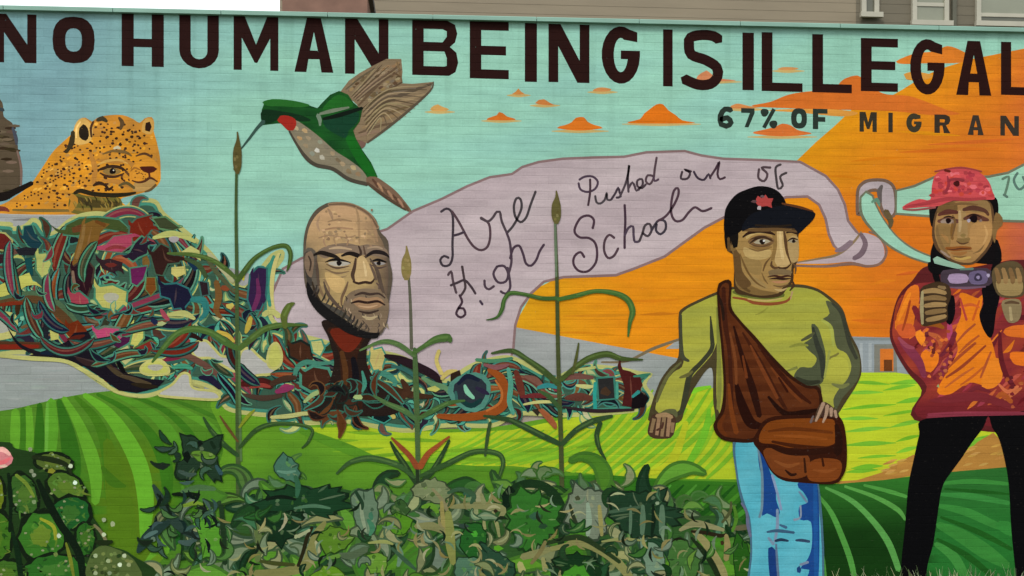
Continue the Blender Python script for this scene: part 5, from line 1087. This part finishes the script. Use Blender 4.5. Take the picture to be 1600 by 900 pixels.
# ------------------------------------------------------------------ woman
WOM = part('painted_person', 'woman in a pink red cap and orange jacket, painted holding up a small camera')
poly([(1398,478),(1408,456),(1424,440),(1448,416),(1500,420),(1560,410),(1600,406),(1770,410),(1770,660),(1448,662),(1440,610),(1418,582),(1398,548),(1390,520)], (84,28,30))
part('jacket', 'orange and maroon jacket', WOM, mat='paint')
def jk(x, y): return mix(mix((150,58,40), (116,36,42), .5+.5*math.sin(x*.06+y*.09)), (104,30,36), (y-600)/40)
poly([(1402,480),(1412,460),(1430,444),(1480,440),(1540,444),(1600,430),(1766,430),(1766,648),(1452,656),(1448,604),(1422,576),(1402,544),(1394,518)], jk)
OR = (212,116,24)
jr = [(1404,484),(1416,456),(1440,450),(1500,460),(1600,450),(1660,450),(1660,640),(1456,640),(1450,600),(1424,574),(1404,540),(1396,510)]
scatter(120, jr, lambda x, y: rib([(x,y,1),(x+9,y-8+R.uniform(-3,3),R.uniform(4,8)),(x+18,y-18+R.uniform(-4,4),1)], jig(R.choice(((190,96,34),(206,110,32),(164,70,40),(128,40,48),(150,56,66),(98,28,32),(180,84,46),(172,76,60))), 8)))
for pts, c in (([(1406,480),(1418,452),(1434,446),(1436,470),(1430,492),(1424,514),(1402,518),(1398,504)],(206,108,30)),([(1400,510),(1424,506),(1430,524),(1410,528)],(190,84,40)),([(1430,524),(1438,516),(1446,528),(1440,540)],(222,128,34)),
    ([(1438,558),(1446,546),(1464,550),(1466,566),(1454,582),(1446,580)],(214,114,26)),([(1500,458),(1528,466),(1536,460),(1532,500),(1548,530),(1556,560),(1560,590),(1540,602),(1514,598),(1484,616),(1464,612),(1480,580),(1496,548),(1492,520),(1502,490)],OR),
    ([(1570,514),(1600,508),(1680,520),(1680,534),(1600,528),(1572,524)],(206,104,34)),([(1578,552),(1600,550),(1680,560),(1680,576),(1600,572),(1582,566)],(214,108,28)),([(1540,570),(1560,560),(1566,590),(1552,606),(1534,604)],(214,122,32))):
    poly(pts, c)
for s, c in (([(1404,500,4),(1414,476,7),(1422,458,4)],(222,126,32)),([(1410,516,3),(1416,496,4),(1422,470,3)],(150,62,28)),([(1398,500,4),(1402,478,4),(1410,462,3)],(140,56,30)),([(1428,480,8),(1440,500,12),(1460,512,9)],(112,34,40)),([(1408,536,6),(1422,548,14),(1436,566,13),(1444,588,8)],(120,46,66)),([(1404,528,4),(1416,540,7),(1428,544,4)],(140,64,80)),
    ([(1482,500,4),(1484,516,9),(1482,530,5)],(160,62,96)),([(1440,508,4),(1460,506,9),(1474,512,5)],(140,78,24)),([(1448,520,4),(1466,528,9),(1470,542,4)],(168,84,48)),([(1460,536,4),(1458,552,6)],(96,34,30)),([(1470,556,5),(1484,540,9),(1492,520,7)],(104,34,46)),([(1470,590,6),(1476,570,9),(1486,556,5)],(124,44,62)),
    ([(1482,574,3),(1500,556,5),(1524,536,4)],(150,68,36)),([(1478,590,3),(1504,572,5),(1540,540,3)],(140,60,34)),([(1494,536,2),(1508,520,4),(1524,506,3)],(156,74,40)),([(1498,552,2),(1512,538,4),(1530,524,3)],(164,78,36)),([(1476,606,2),(1500,588,4),(1522,574,2)],(176,90,40)),([(1500,480,3),(1516,476,5),(1530,480,3)],(190,88,40)),([(1500,602,2),(1520,588,4),(1540,570,2)],(176,86,34)),
    ([(1532,590,3),(1540,570,4),(1548,550,3)],(160,76,40)),([(1562,520,5),(1564,560,8),(1574,590,8),(1590,610,5)],(92,26,32)),([(1560,600,3),(1574,612,6),(1590,604,5)],(196,104,66)),([(1570,624,4),(1584,614,7),(1596,606,3)],(186,100,60)),([(1556,622,4),(1566,616,9),(1580,628,7)],(158,78,34)),([(1508,622,4),(1524,606,7),(1546,612,4)],(104,34,42)),
    ([(1454,626,4),(1480,624,12),(1530,620,14),(1580,636,9)],(110,36,42)),([(1600,540,6),(1640,544,8),(1700,540,6)],(118,44,26)),([(1580,500,6),(1600,496,8),(1680,500,8)],(84,24,30)),([(1450,648,4),(1500,646,6),(1600,646,6),(1700,644,6)],(132,50,66)),([(1500,466,3),(1510,500,4)],(164,60,50)),([(1530,470,3),(1520,500,4)],(184,84,30))): rib(s, c)
scatter(36, [(1440,520),(1480,510),(1490,560),(1470,600),(1450,590)], lambda x, y: dab(x, y, 7, 6, jig(R.choice(((150,70,40),(112,36,44),(196,104,44),(92,28,34),(176,90,60))), 8)))
scatter(22, [(1570,580),(1640,580),(1640,640),(1560,636)], lambda x, y: dab(x, y, 8, 6, jig(R.choice(((150,70,40),(112,36,44),(166,84,44),(92,28,34))), 8)))
part('hair', 'long black hair in locks', WOM)
poly([(1453,318),(1470,314),(1468,350),(1458,356),(1453,346)], (12,10,10)); poly([(1536,310),(1556,309),(1560,330),(1556,350),(1556,376),(1564,398),(1562,412),(1534,412),(1520,408),(1542,392),(1552,370),(1545,340)], (10,6,8))
poly([(1458,386),(1470,392),(1482,404),(1500,414),(1480,428),(1454,426),(1450,410),(1462,406)], (10,8,10))
poly([(1535,448),(1558,444),(1562,462),(1556,490),(1552,520),(1546,528),(1536,514),(1530,492),(1536,474)], (6,4,8)); poly([(1478,466),(1490,462),(1492,490),(1484,508),(1476,496)], (8,4,8)); poly([(1466,600),(1468,606),(1463,604)], (140,150,100))
rib([(1460,380,4),(1458,400,9),(1462,430,10),(1470,452,7),(1478,476,8),(1482,500,4)], (8,6,8)); rib([(1556,376,6),(1560,400,10),(1552,424,9),(1548,450,9)], (8,6,8))
part('face', 'light brown face', WOM)
poly([(1464,326),(1482,314),(1540,312),(1553,334),(1553,368),(1545,388),(1536,400),(1520,413),(1492,412),(1472,398),(1461,386),(1456,362)], (84,60,38))
poly([(1466,330),(1484,316),(1540,315),(1549,336),(1550,366),(1542,386),(1532,398),(1518,410),(1494,408),(1476,396),(1465,382),(1460,360)], (152,116,70)); poly([(1498,330),(1508,330),(1512,366),(1506,378),(1496,372)], (152,122,78)); poly([(1518,352),(1548,348),(1545,380),(1528,398),(1516,384)], (166,126,76)); poly([(1463,352),(1484,352),(1484,386),(1474,394),(1464,380)], (132,102,60)); poly([(1466,322),(1492,316),(1494,332),(1468,336)], (106,80,46)); poly([(1512,316),(1542,314),(1546,330),(1516,330)], (134,106,66))
poly([(1556,332),(1566,340),(1566,352),(1558,360),(1554,380),(1550,362)], (120,92,54))
rib([(1466,336,4),(1480,331,8),(1496,332,5)], (84,44,36)); rib([(1505,328,5),(1520,325,8),(1538,329,6),(1544,336,4)], (82,50,38)); rib([(1466,346,5),(1480,344,9),(1497,346,6)], (92,58,48)); rib([(1506,342,4),(1520,338,9),(1536,342,8),(1544,344,4)], (88,52,40))
poly([(1469,346),(1480,341),(1494,346),(1482,350)], (140,120,104)); ell(1481.5,345,4.2,4.2,(20,4,6)); ell(1521,342,6.5,6,(16,4,8)); dab(1473,347,7,5,(138,120,108)); dab(1489,348,5,5,(120,96,84)); dab(1513.5,345,6,6,(166,156,168)); dab(1532,345,5,5,(124,104,96))
rib([(1488,350,4),(1487,364,5),(1488,374,4)], (116,82,40)); rib([(1499,330,4),(1500,350,5),(1499,362,3)], (174,146,104)); rib([(1496,374,4),(1505,377,9),(1514,373,5)], (122,96,56)); dab(1505,368,9,8,(130,106,62))
rib([(1478,388,4),(1490,389,7),(1504,388,7),(1517,388,4)], (128,76,32)); rib([(1486,395,3),(1499,397,6),(1510,394,3)], (144,98,52)); rib([(1492,403,3),(1504,404,5),(1516,402,3)], (176,144,80)); rib([(1470,392,3),(1478,398,4),(1484,402,3)], (140,120,104))
part('face_shading', 'softer shading round the cheeks, nose and lips', WOM)
for q, c in (([(1464,352,2),(1466,370,5),(1474,388,4),(1484,400,2)],(120,92,56)),([(1488,336,2),(1492,346,4),(1490,360,3),(1487,372,2)],(108,78,46)),([(1494,376,1),(1499,380,2.4),(1506,381,2.6),(1514,378,1)],(84,58,36)),([(1479,389,1),(1490,390,2),(1500,388.5,2.4),(1516,389,1)],(84,44,26)),([(1488,400,1),(1500,402,2.6),(1510,400,1)],(108,80,46)),([(1474,340,1),(1482,338,2.4),(1492,341,1)],(34,18,14)),([(1511,339,1),(1521,335,2.6),(1534,340,1)],(34,18,14)),([(1538,352,2),(1542,366,4),(1536,382,2)],(182,142,90)),([(1520,396,1),(1530,392,3),(1538,382,1)],(120,92,56)),([(1470,366,2),(1478,372,6),(1482,380,3)],(146,108,62)),([(1484,320,2),(1504,318,4),(1528,320,2)],(116,86,52))): rib(q, c)
part('breath_ribbon', 'tip of the mint scroll at the lips', WOM); rib([(1462,406,12),(1480,412,9),(1498,417,7),(1510,422,3)], (134,168,148))
part('cap', 'pink red baseball cap with a short brim', WOM)
poly([(1453,312),(1456,290),(1461,274),(1474,266),(1500,263),(1522,265),(1534,272),(1545,284),(1551,300),(1554,311),(1536,312),(1510,310),(1484,315),(1466,322),(1440,324),(1410,326),(1416,319),(1436,311)], (190,72,76))
scatter(60, [(1456,306),(1462,278),(1480,268),(1520,268),(1542,286),(1550,306)], lambda x, y: dab(x, y, R.uniform(6,12), R.uniform(5,9), jig(R.choice(((156,54,62),(206,84,84),(176,60,68),(214,104,108),(190,66,56))), 6)))
rib([(1414,323,3),(1440,319,5),(1480,311,6),(1512,312,5),(1540,310,4)], (158,56,62)); rib([(1410,327,2),(1430,328,3),(1462,324,3)], (140,72,72)); rib([(1480,275,2),(1482,290,5),(1476,302,4)], (140,46,58)); ell(1494.5,287,5,4.5,(66,16,16)); rib([(1482,281,3),(1494,280,5),(1506,282,3)], (132,48,56)); rib([(1460,268,2),(1500,262,3),(1534,268,2)], (146,60,58)); rib([(1476,266,4),(1484,268,4)], (96,32,22))
part('camera', 'small lilac camera', WOM)
poly([(1470,426),(1484,421),(1542,419),(1548,430),(1545,446),(1490,448),(1472,444)], (62,50,60)); poly([(1483,429),(1510,429),(1511,441),(1484,442)], (154,132,162)); poly([(1515,426),(1540,424),(1541,442),(1517,443)], (98,86,116)); ell(1528,433.5,6.4,6.4,(54,46,66)); ell(1528,433.5,2.8,2.8,(136,124,156)); dab(1544,430,6,6,(160,150,176)); rib([(1484,449,2),(1510,450,4),(1540,448,2)], (104,78,96)); rib([(1500,421,3),(1520,420,4)], (86,112,100))
part('hand', 'left hand gripping the camera', WOM)
poly([(1438,452),(1450,444),(1466,440),(1482,446),(1486,462),(1480,480),(1480,500),(1462,506),(1440,508),(1438,480)], (58,42,26))
for i in range(5): rib([(1442+i*1.5,456+i*11,6),(1460,454+i*11,8),(1477,458+i*9,6)], (146,118,76) if i % 2 == 0 else (124,98,62))
rib([(1441,456,4),(1440,480,6),(1441,506,4)], (150,138,100)); rib([(1466,448,4),(1476,450,6)], (120,98,66))
part('hand', 'right hand on the shutter', WOM)
poly([(1550,424),(1562,412),(1584,408),(1598,418),(1600,440),(1598,462),(1564,464),(1552,446)], (84,70,46)); poly([(1556,440),(1572,436),(1596,438),(1594,460),(1564,460)], (144,122,78))
for i in range(4): rib([(1556+i*11,420,6),(1560+i*11,434,8),(1560+i*11,442,6)], (140,110,70) if i % 2 else (118,90,56))
poly([(1566,470),(1592,468),(1596,486),(1590,502),(1576,504),(1568,490)], (128,112,80)); rib([(1570,474,3),(1580,472,5),(1592,474,3)], (84,64,44)); rib([(1578,480,4),(1580,500,5)], (158,142,104))
part('trousers', 'black trousers, legs apart', WOM, mat='paint')
poly([(1446,654),(1560,648),(1770,646),(1770,960),(1592,960),(1587,900),(1580,830),(1576,760),(1569,716),(1560,684),(1550,668),(1544,650),(1536,668),(1518,692),(1502,716),(1486,738),(1472,762),(1464,810),(1458,850),(1448,890),(1442,960),(1404,960),(1408,880),(1414,820),(1419,760),(1427,720),(1436,680)], (3,3,5))
rib([(1448,652,3),(1480,650,4),(1530,648,3)], (40,12,16))
part('jacket_hem', None, WOM); rib([(1448,652,3),(1500,648,5),(1600,646,5),(1760,642,5)], (122,46,60))
# ------------------------------------------------------------------ materials
def paint_material(name, blotch, brush, rough, grain=.35, wear=.22):
    m = bpy.data.materials.new(name); m.use_nodes = True
    n, l = m.node_tree.nodes, m.node_tree.links
    n.clear()
    out = n.new('ShaderNodeOutputMaterial'); b = n.new('ShaderNodeBsdfPrincipled')
    b.inputs['Roughness'].default_value = rough
    b.inputs['Specular IOR Level'].default_value = .06
    l.new(b.outputs[0], out.inputs[0])
    at = n.new('ShaderNodeAttribute'); at.attribute_name = 'paint'
    co = n.new('ShaderNodeTexCoord')
    def noise(scale, sx, sz, det=3):
        mp = n.new('ShaderNodeMapping'); mp.inputs['Scale'].default_value = (sx, 1, sz)
        l.new(co.outputs['Object'], mp.inputs[0])
        t = n.new('ShaderNodeTexNoise'); t.inputs['Scale'].default_value = scale; t.inputs['Detail'].default_value = det
        l.new(mp.outputs[0], t.inputs['Vector']); return t
    def rng(src, lo, hi, f0=.3, f1=.7):
        r = n.new('ShaderNodeMapRange'); r.inputs['From Min'].default_value = f0; r.inputs['From Max'].default_value = f1
        r.inputs['To Min'].default_value = lo; r.inputs['To Max'].default_value = hi
        l.new(src, r.inputs['Value']); return r.outputs[0]
    def mul(a, b_):
        k = n.new('ShaderNodeMath'); k.operation = 'MULTIPLY'; l.new(a, k.inputs[0]); l.new(b_, k.inputs[1]); return k.outputs[0]
    # every brick takes the paint a little differently
    br = n.new('ShaderNodeTexBrick')
    mp = n.new('ShaderNodeMapping'); mp.inputs['Rotation'].default_value = (math.radians(-90), 0, 0)
    l.new(co.outputs['Object'], mp.inputs[0]); l.new(mp.outputs[0], br.inputs['Vector'])
    br.inputs['Scale'].default_value = 1
    br.inputs['Brick Width'].default_value = BRICK; br.inputs['Row Height'].default_value = COURSE
    br.inputs['Mortar Size'].default_value = 0.0
    br.inputs['Color1'].default_value = (.0, .0, .0, 1); br.inputs['Color2'].default_value = (1, 1, 1, 1)
    v = mul(rng(noise(1.1, 1, 1).outputs[0], 1-blotch, 1+blotch), rng(noise(3.2, .35, 3.2).outputs[0], 1-brush, 1+brush))
    v = mul(v, rng(noise(60, 1, 1, 2).outputs[0], .95, 1.05))
    v = mul(v, rng(noise(14, .3, 2.2, 4).outputs[0], .93, 1.07))
    bw = n.new('ShaderNodeRGBToBW'); l.new(br.outputs['Color'], bw.inputs[0])
    v = mul(v, rng(bw.outputs[0], .965, 1.035, 0, 1))
    # paint worn thin in small flecks, most of them along the joints
    fl = noise(38, 1, 1.8, 4)
    mx = n.new('ShaderNodeMix'); mx.data_type = 'RGBA'; mx.blend_type = 'MULTIPLY'; mx.inputs[0].default_value = 1
    cmb = n.new('ShaderNodeCombineColor'); 
    for i in range(3): l.new(v, cmb.inputs[i])
    l.new(at.outputs['Color'], mx.inputs[6]); l.new(cmb.outputs[0], mx.inputs[7])
    wr = n.new('ShaderNodeMix'); wr.data_type = 'RGBA'
    l.new(rng(fl.outputs[0], 0, wear, .66, .8), wr.inputs[0]); l.new(mx.outputs[2], wr.inputs[6]); wr.inputs[7].default_value = (.2, .17, .14, 1)
    # rain streaks running down from the coping
    st = rng(noise(1, 9, .25, 4).outputs[0], 0, .38, .52, .75)
    sp = n.new('ShaderNodeSeparateXYZ'); l.new(co.outputs['Object'], sp.inputs[0])
    fade = rng(sp.outputs['Z'], 0, 1, 3.6, 5.6)
    sk = n.new('ShaderNodeMix'); sk.data_type = 'RGBA'; sk.blend_type = 'MULTIPLY'
    l.new(mul(st, fade), sk.inputs[0]); l.new(wr.outputs[2], sk.inputs[6]); sk.inputs[7].default_value = (.42, .45, .4, 1)
    l.new(sk.outputs[2], b.inputs['Base Color'])
    bp = n.new('ShaderNodeBump'); bp.inputs['Strength'].default_value = grain; bp.inputs['Distance'].default_value = .004
    l.new(noise(150, 1, 1, 3).outputs[0], bp.inputs['Height']); l.new(bp.outputs[0], b.inputs['Normal'])
    return m
MATS = {'paint': paint_material('mural_paint', .045, .08, .75), 'paint_wash': paint_material('thin_mural_wash', .05, .085, .8), 'paint_letter': paint_material('letter_paint', .03, .05, .7, .35, .08)}

def plain(name, col, rough=.8, scale=8, var=.15, bump=.2, metal=0, squash=(1,1,1)):
    m = bpy.data.materials.new(name); m.use_nodes = True
    n, l = m.node_tree.nodes, m.node_tree.links
    b = n['Principled BSDF']; b.inputs['Roughness'].default_value = rough; b.inputs['Metallic'].default_value = metal
    co = n.new('ShaderNodeTexCoord'); mp = n.new('ShaderNodeMapping'); mp.inputs['Scale'].default_value = squash
    t = n.new('ShaderNodeTexNoise'); t.inputs['Scale'].default_value = scale; t.inputs['Detail'].default_value = 5
    l.new(co.outputs['Object'], mp.inputs[0]); l.new(mp.outputs[0], t.inputs['Vector'])
    r = n.new('ShaderNodeValToRGB')
    r.color_ramp.elements[0].position = .3; r.color_ramp.elements[1].position = .7
    r.color_ramp.elements[0].color = tuple(c*(1-var) for c in col)+(1,); r.color_ramp.elements[1].color = tuple(min(1, c*(1+var)) for c in col)+(1,)
    l.new(t.outputs[0], r.inputs[0]); l.new(r.outputs[0], b.inputs['Base Color'])
    bp = n.new('ShaderNodeBump'); bp.inputs['Strength'].default_value = bump; bp.inputs['Distance'].default_value = .01
    l.new(t.outputs[0], bp.inputs['Height']); l.new(bp.outputs[0], b.inputs['Normal'])
    return m
def srgb(c): return tuple(lin(x)*ALB for x in c)

def mesh_obj(name, V, F, mat, parent=None, loc=None):
    me = bpy.data.meshes.new(name); me.from_pydata(V, [], F); me.update()
    me.materials.append(mat)
    o = bpy.data.objects.new(name, me); COL.objects.link(o)
    if parent: o.parent = parent
    return o
def tag(o, label=None, cat=None, group=None, kind=None):
    if label: o['label'] = label
    if cat: o['category'] = cat
    if group: o['group'] = group
    if kind: o['kind'] = kind
    return o
def box(x0, x1, y0, y1, z0, z1, V=None, F=None):
    V = [] if V is None else V; F = [] if F is None else F
    n = len(V)
    V += [(x0,y0,z0),(x1,y0,z0),(x1,y1,z0),(x0,y1,z0),(x0,y0,z1),(x1,y0,z1),(x1,y1,z1),(x0,y1,z1)]
    F += [(n,n+3,n+2,n+1),(n+4,n+5,n+6,n+7),(n,n+1,n+5,n+4),(n+1,n+2,n+6,n+5),(n+2,n+3,n+7,n+6),(n+3,n,n+4,n+7)]
    return V, F

# ------------------------------------------------------------------ the mural wall
XL, XR = on_plane(-165, 450)[0], on_plane(1765, 450)[0]
WALL = bpy.data.objects.new('mural_wall', None); COL.objects.link(WALL)
tag(WALL, 'long low brick wall painted all over with a mural headed NO HUMAN BEING IS ILLEGAL', 'mural wall')
def top_z(x):          # the wall's top as the photograph shows it
    a, b = on_plane(0, 12), on_plane(1600, 47)
    return a[1] + (b[1]-a[1])*(x-a[0])/(b[0]-a[0])
V = []; F = []
for x in (XL, XR):
    t = top_z(x) - .02
    V += [(x, .012, -.3), (x, .33, -.3), (x, .33, t), (x, .012, t)]
F = [(0,1,2,3),(4,7,6,5),(0,4,5,1),(1,5,6,2),(2,6,7,3),(3,7,4,0)]
tag(mesh_obj('wall_core', V, F, plain('painted_brick_back', srgb((150,140,126)), .85, 6), WALL))
# coping boards along the top
n = 12
cop = plain('coping_paint', srgb((122,160,146)), .75, 5, .12, .15, 0, (.4,1,3))
for i in range(n):
    a = XL + (XR-XL)*i/n + .003; b = XL + (XR-XL)*(i+1)/n - .003
    V = []
    for x in (a, b):
        t = top_z(x)
        V += [(x,-.045,t-.03),(x,.35,t-.03),(x,.35,t+.004),(x,.345,t+.01),(x,-.04,t+.01),(x,-.045,t+.004)]
    F = [(0,1,2,3,4,5),(11,10,9,8,7,6)] + [(j,(j+6),(j+1)%6+6,(j+1)%6) for j in range(6)]
    mesh_obj('coping', V, F, cop, WALL)

objs = {}
for P in PARTS:
    if not P.f:                # a painted thing made only of sub-parts
        o = bpy.data.objects.new(P.name, None); COL.objects.link(o); o.parent = WALL
        if P.label: o['label'] = P.label
        objs[P] = o
        continue
    me = bpy.data.meshes.new(P.name)
    me.from_pydata(P.v, [], P.f)
    at = me.color_attributes.new('paint', 'FLOAT_COLOR', 'POINT')
    at.data.foreach_set('color', P.c)
    me.update(); me.materials.append(MATS[P.mat])
    o = bpy.data.objects.new(P.name, me); COL.objects.link(o)
    o.parent = objs[P.parent] if P.parent else WALL
    if P.label: o['label'] = P.label
    if P.kind: o['kind'] = P.kind
    objs[P] = o
print('coats', max(OCC.values()), 'faces', sum(len(P.f) for P in PARTS))

# ------------------------------------------------------------------ ground
gm = plain('dry_grass_ground', (.07,.08,.035), .95, 3, .35, .6)
V = [(-600,-600,0),(600,-600,0),(600,900,0),(-600,900,0)]
tag(mesh_obj('ground', V, [(0,1,2,3)], gm), None, None, None, 'structure')

# ------------------------------------------------------------------ building behind, to the right
BY = 7.0
BLD = bpy.data.objects.new('apartment_building', None); COL.objects.link(BLD)
tag(BLD, 'beige sided building with white framed windows rising behind the mural wall', 'building')
def bp(px, py): return on_plane(px, py, BY)
bx0, bx1 = bp(437, 20)[0], bp(1900, 20)[0]
bxp = bp(1338, 20)[0]                   # the darker bay with the windows starts here
siding = plain('beige_siding', srgb((131,121,101)), .8, 1.2, .06, .05, 0, (1,1,6))
siding2 = plain('grey_brown_siding', srgb((102,96,80)), .8, 1.2, .06, .05, 0, (1,1,6))
z_top = 9.5
V, F = box(bx0, bxp, BY+.02, BY+8, 0, z_top); o = mesh_obj('wall', V, F, siding, BLD)
V, F = box(bxp+.002, bx1, BY+.04, BY+8, 0, z_top); o = mesh_obj('wall', V, F, siding2, BLD); o['label'] = 'darker bay with the windows'
# clapboards of the side wall, one board after the other
z = 4.2; k = 0
while z < z_top-.1:
    for a, b, m in ((bx0, bxp, siding), (bxp+.002, bx1, siding2)):
        V = [(a,BY+.014,z+.149),(b,BY+.014,z+.149),(b,BY+.011,z),(a,BY+.011,z),(b,BY+.03,z),(a,BY+.03,z)]
        mesh_obj('clapboard', V, [(3,2,1,0),(5,4,2,3)], m, BLD)
    z += .15
fm = plain('window_frame_paint', srgb((168,166,150)), .5, 4, .05, .05)
fd = plain('downpipe_paint', srgb((84,84,70)), .7, 4, .1, .05)  # even dark olive grey, worn by the downpipe alone
gm1 = plain('curtained_glass', srgb((128,132,114)), .12, 2, .12, .02)
gm2 = plain('dark_glass', srgb((84,86,72)), .1, 2, .15, .02)
def window(px0, px1, pys, ptop, glass, rail=None, label=None):
    x0, x1 = bp(px0, 20)[0], bp(px1, 20)[0]
    zb, zt = bp((px0+px1)/2, pys)[1], bp((px0+px1)/2, ptop)[1]
    w = .075
    V, F = [], []
    box(x0, x0+w, BY-.05, BY+.03, zb, zt, V, F); box(x1-w, x1, BY-.05, BY+.03, zb, zt, V, F)
    box(x0+w, x1-w, BY-.05, BY+.03, zt-w, zt, V, F); box(x0+w, x1-w, BY-.05, BY+.03, zb, zb+w*.6, V, F)
    f = mesh_obj('window', V, F, fm, BLD)
    if label: f['label'] = label
    V, F = box(x0+w, x1-w, BY-.012, BY+.012, zb+w*.6, zt-w); mesh_obj('pane', V, F, glass, f)
    V, F = box(x0-.04, x1+.04, BY-.12, BY-.052, zb-.05, zb+.03); mesh_obj('sill', V, F, fm, f)
    if rail is not None:
        zr = bp((px0+px1)/2, rail)[1]
        V, F = box(x0+w, x1-w, BY-.02, BY-.0125, zb+w*.6, zr-.03); g_ = mesh_obj('pane', V, F, gm2 if rail > 20 else gm1, f); g_['label'] = 'lower sash pane'
        V, F = box(x0+w, x1-w, BY-.035, BY-.014, zr-.03, zr+.03); mesh_obj('meeting_rail', V, F, fm, f)
window(1345, 1372, 25, -75, gm2, None)
window(1424, 1481, 38, -75, gm1, 8, 'pale framed window with a meeting rail and wide sill')
window(1524, 1640, 40, -75, gm1, 25, 'wide window at the right edge, pale curtain above a dark lower sash')
x0, x1 = bp(1486,20)[0], bp(1492,20)[0]
V, F = box(x0, x1, BY-.06, BY-.002, 0, z_top-.3); tag(mesh_obj('downpipe', V, F, fd, BLD))
rm = plain('roof_felt', srgb((90,88,84)), .9, 4, .2, .3)
V, F = box(bx0-.3, bx1+.3, BY-.25, BY+8.3, z_top, z_top+.25); mesh_obj('roof', V, F, rm, BLD)
# low reddish brick chimney breast at the building's corner
rb = plain('reddish_brick', srgb((122,92,78)), .85, 5, .15, .2)
SH = bpy.data.objects.new('brick_shed', None); COL.objects.link(SH)
tag(SH, 'low reddish brick shed showing just over the wall, left of the beige building side', 'shed')
sx0, sx1 = on_plane(441, 4, 5.0)[0], on_plane(574, 4, 5.0)[0]
sz = on_plane(500, -14, 5.0)[1]
V, F = box(sx0, sx1, 5.0, 6.6, 0, sz); mesh_obj('wall', V, F, rb, SH)
V, F = box(sx0-.06, sx1+.06, 4.95, 6.65, sz, sz+.1); mesh_obj('roof', V, F, rm, SH)

# ------------------------------------------------------------------ real grass at the foot of the wall
def blades(name, n, xa, xb, ya, yb, hmin, hmax, cols, mats):
    V, F, M = [], [], []
    rr = random.Random(11)
    for i in range(n):
        x, y = rr.uniform(xa, xb), rr.uniform(ya, yb)
        if rr.random() < .55: x = round(x/.17)*.17 + rr.gauss(0, .025)      # clumps
        h = rr.uniform(hmin, hmax)*(.55+.45*rr.random()); w = rr.uniform(.004, .011)
        a = rr.uniform(0, 6.28); lean = rr.uniform(.05, .45)*h; bend = rr.uniform(0, 6.28)
        ca, sa = math.cos(a)*w, math.sin(a)*w
        n0 = len(V)
        for t in (0, .35, .7, 1):
            ox, oy = math.cos(bend)*lean*t*t, math.sin(bend)*lean*t*t*.6
            ww = 1-t*.85
            V += [(x+ox-ca*ww, y+oy-sa*ww, h*t*(1-.1*t)), (x+ox+ca*ww, y+oy+sa*ww, h*t*(1-.1*t))]
        mi = rr.randrange(len(mats))
        for q in range(3):
            F.append((n0+2*q, n0+2*q+1, n0+2*q+3, n0+2*q+2)); M.append(mi)
    me = bpy.data.meshes.new(name); me.from_pydata(V, [], F)
    for m in mats: me.materials.append(m)
    me.polygons.foreach_set('material_index', M); me.update()
    o = bpy.data.objects.new(name, me); COL.objects.link(o); return o
gmt = [plain('grass_green', (.10,.16,.05), .7, 20), plain('grass_straw', (.36,.36,.19), .8, 20), plain('grass_pale', (.26,.30,.19), .8, 20), plain('grass_dark', (.05,.09,.03), .8, 20)]
xa, xb = on_plane(1282, 900)[0], XR
tag(blades('tall_grass', 560, xa, xb, -.34, -.05, .14, .38, None, gmt), 'tall pale and green grass growing against the wall below the two painted people', 'grass', None, 'stuff')
tag(blades('short_grass', 9000, XL, XR, -2.2, -.03, .04, .13, None, [gmt[0], gmt[3], gmt[1]]), 'short rough grass along the whole foot of the mural wall', 'grass', None, 'stuff')
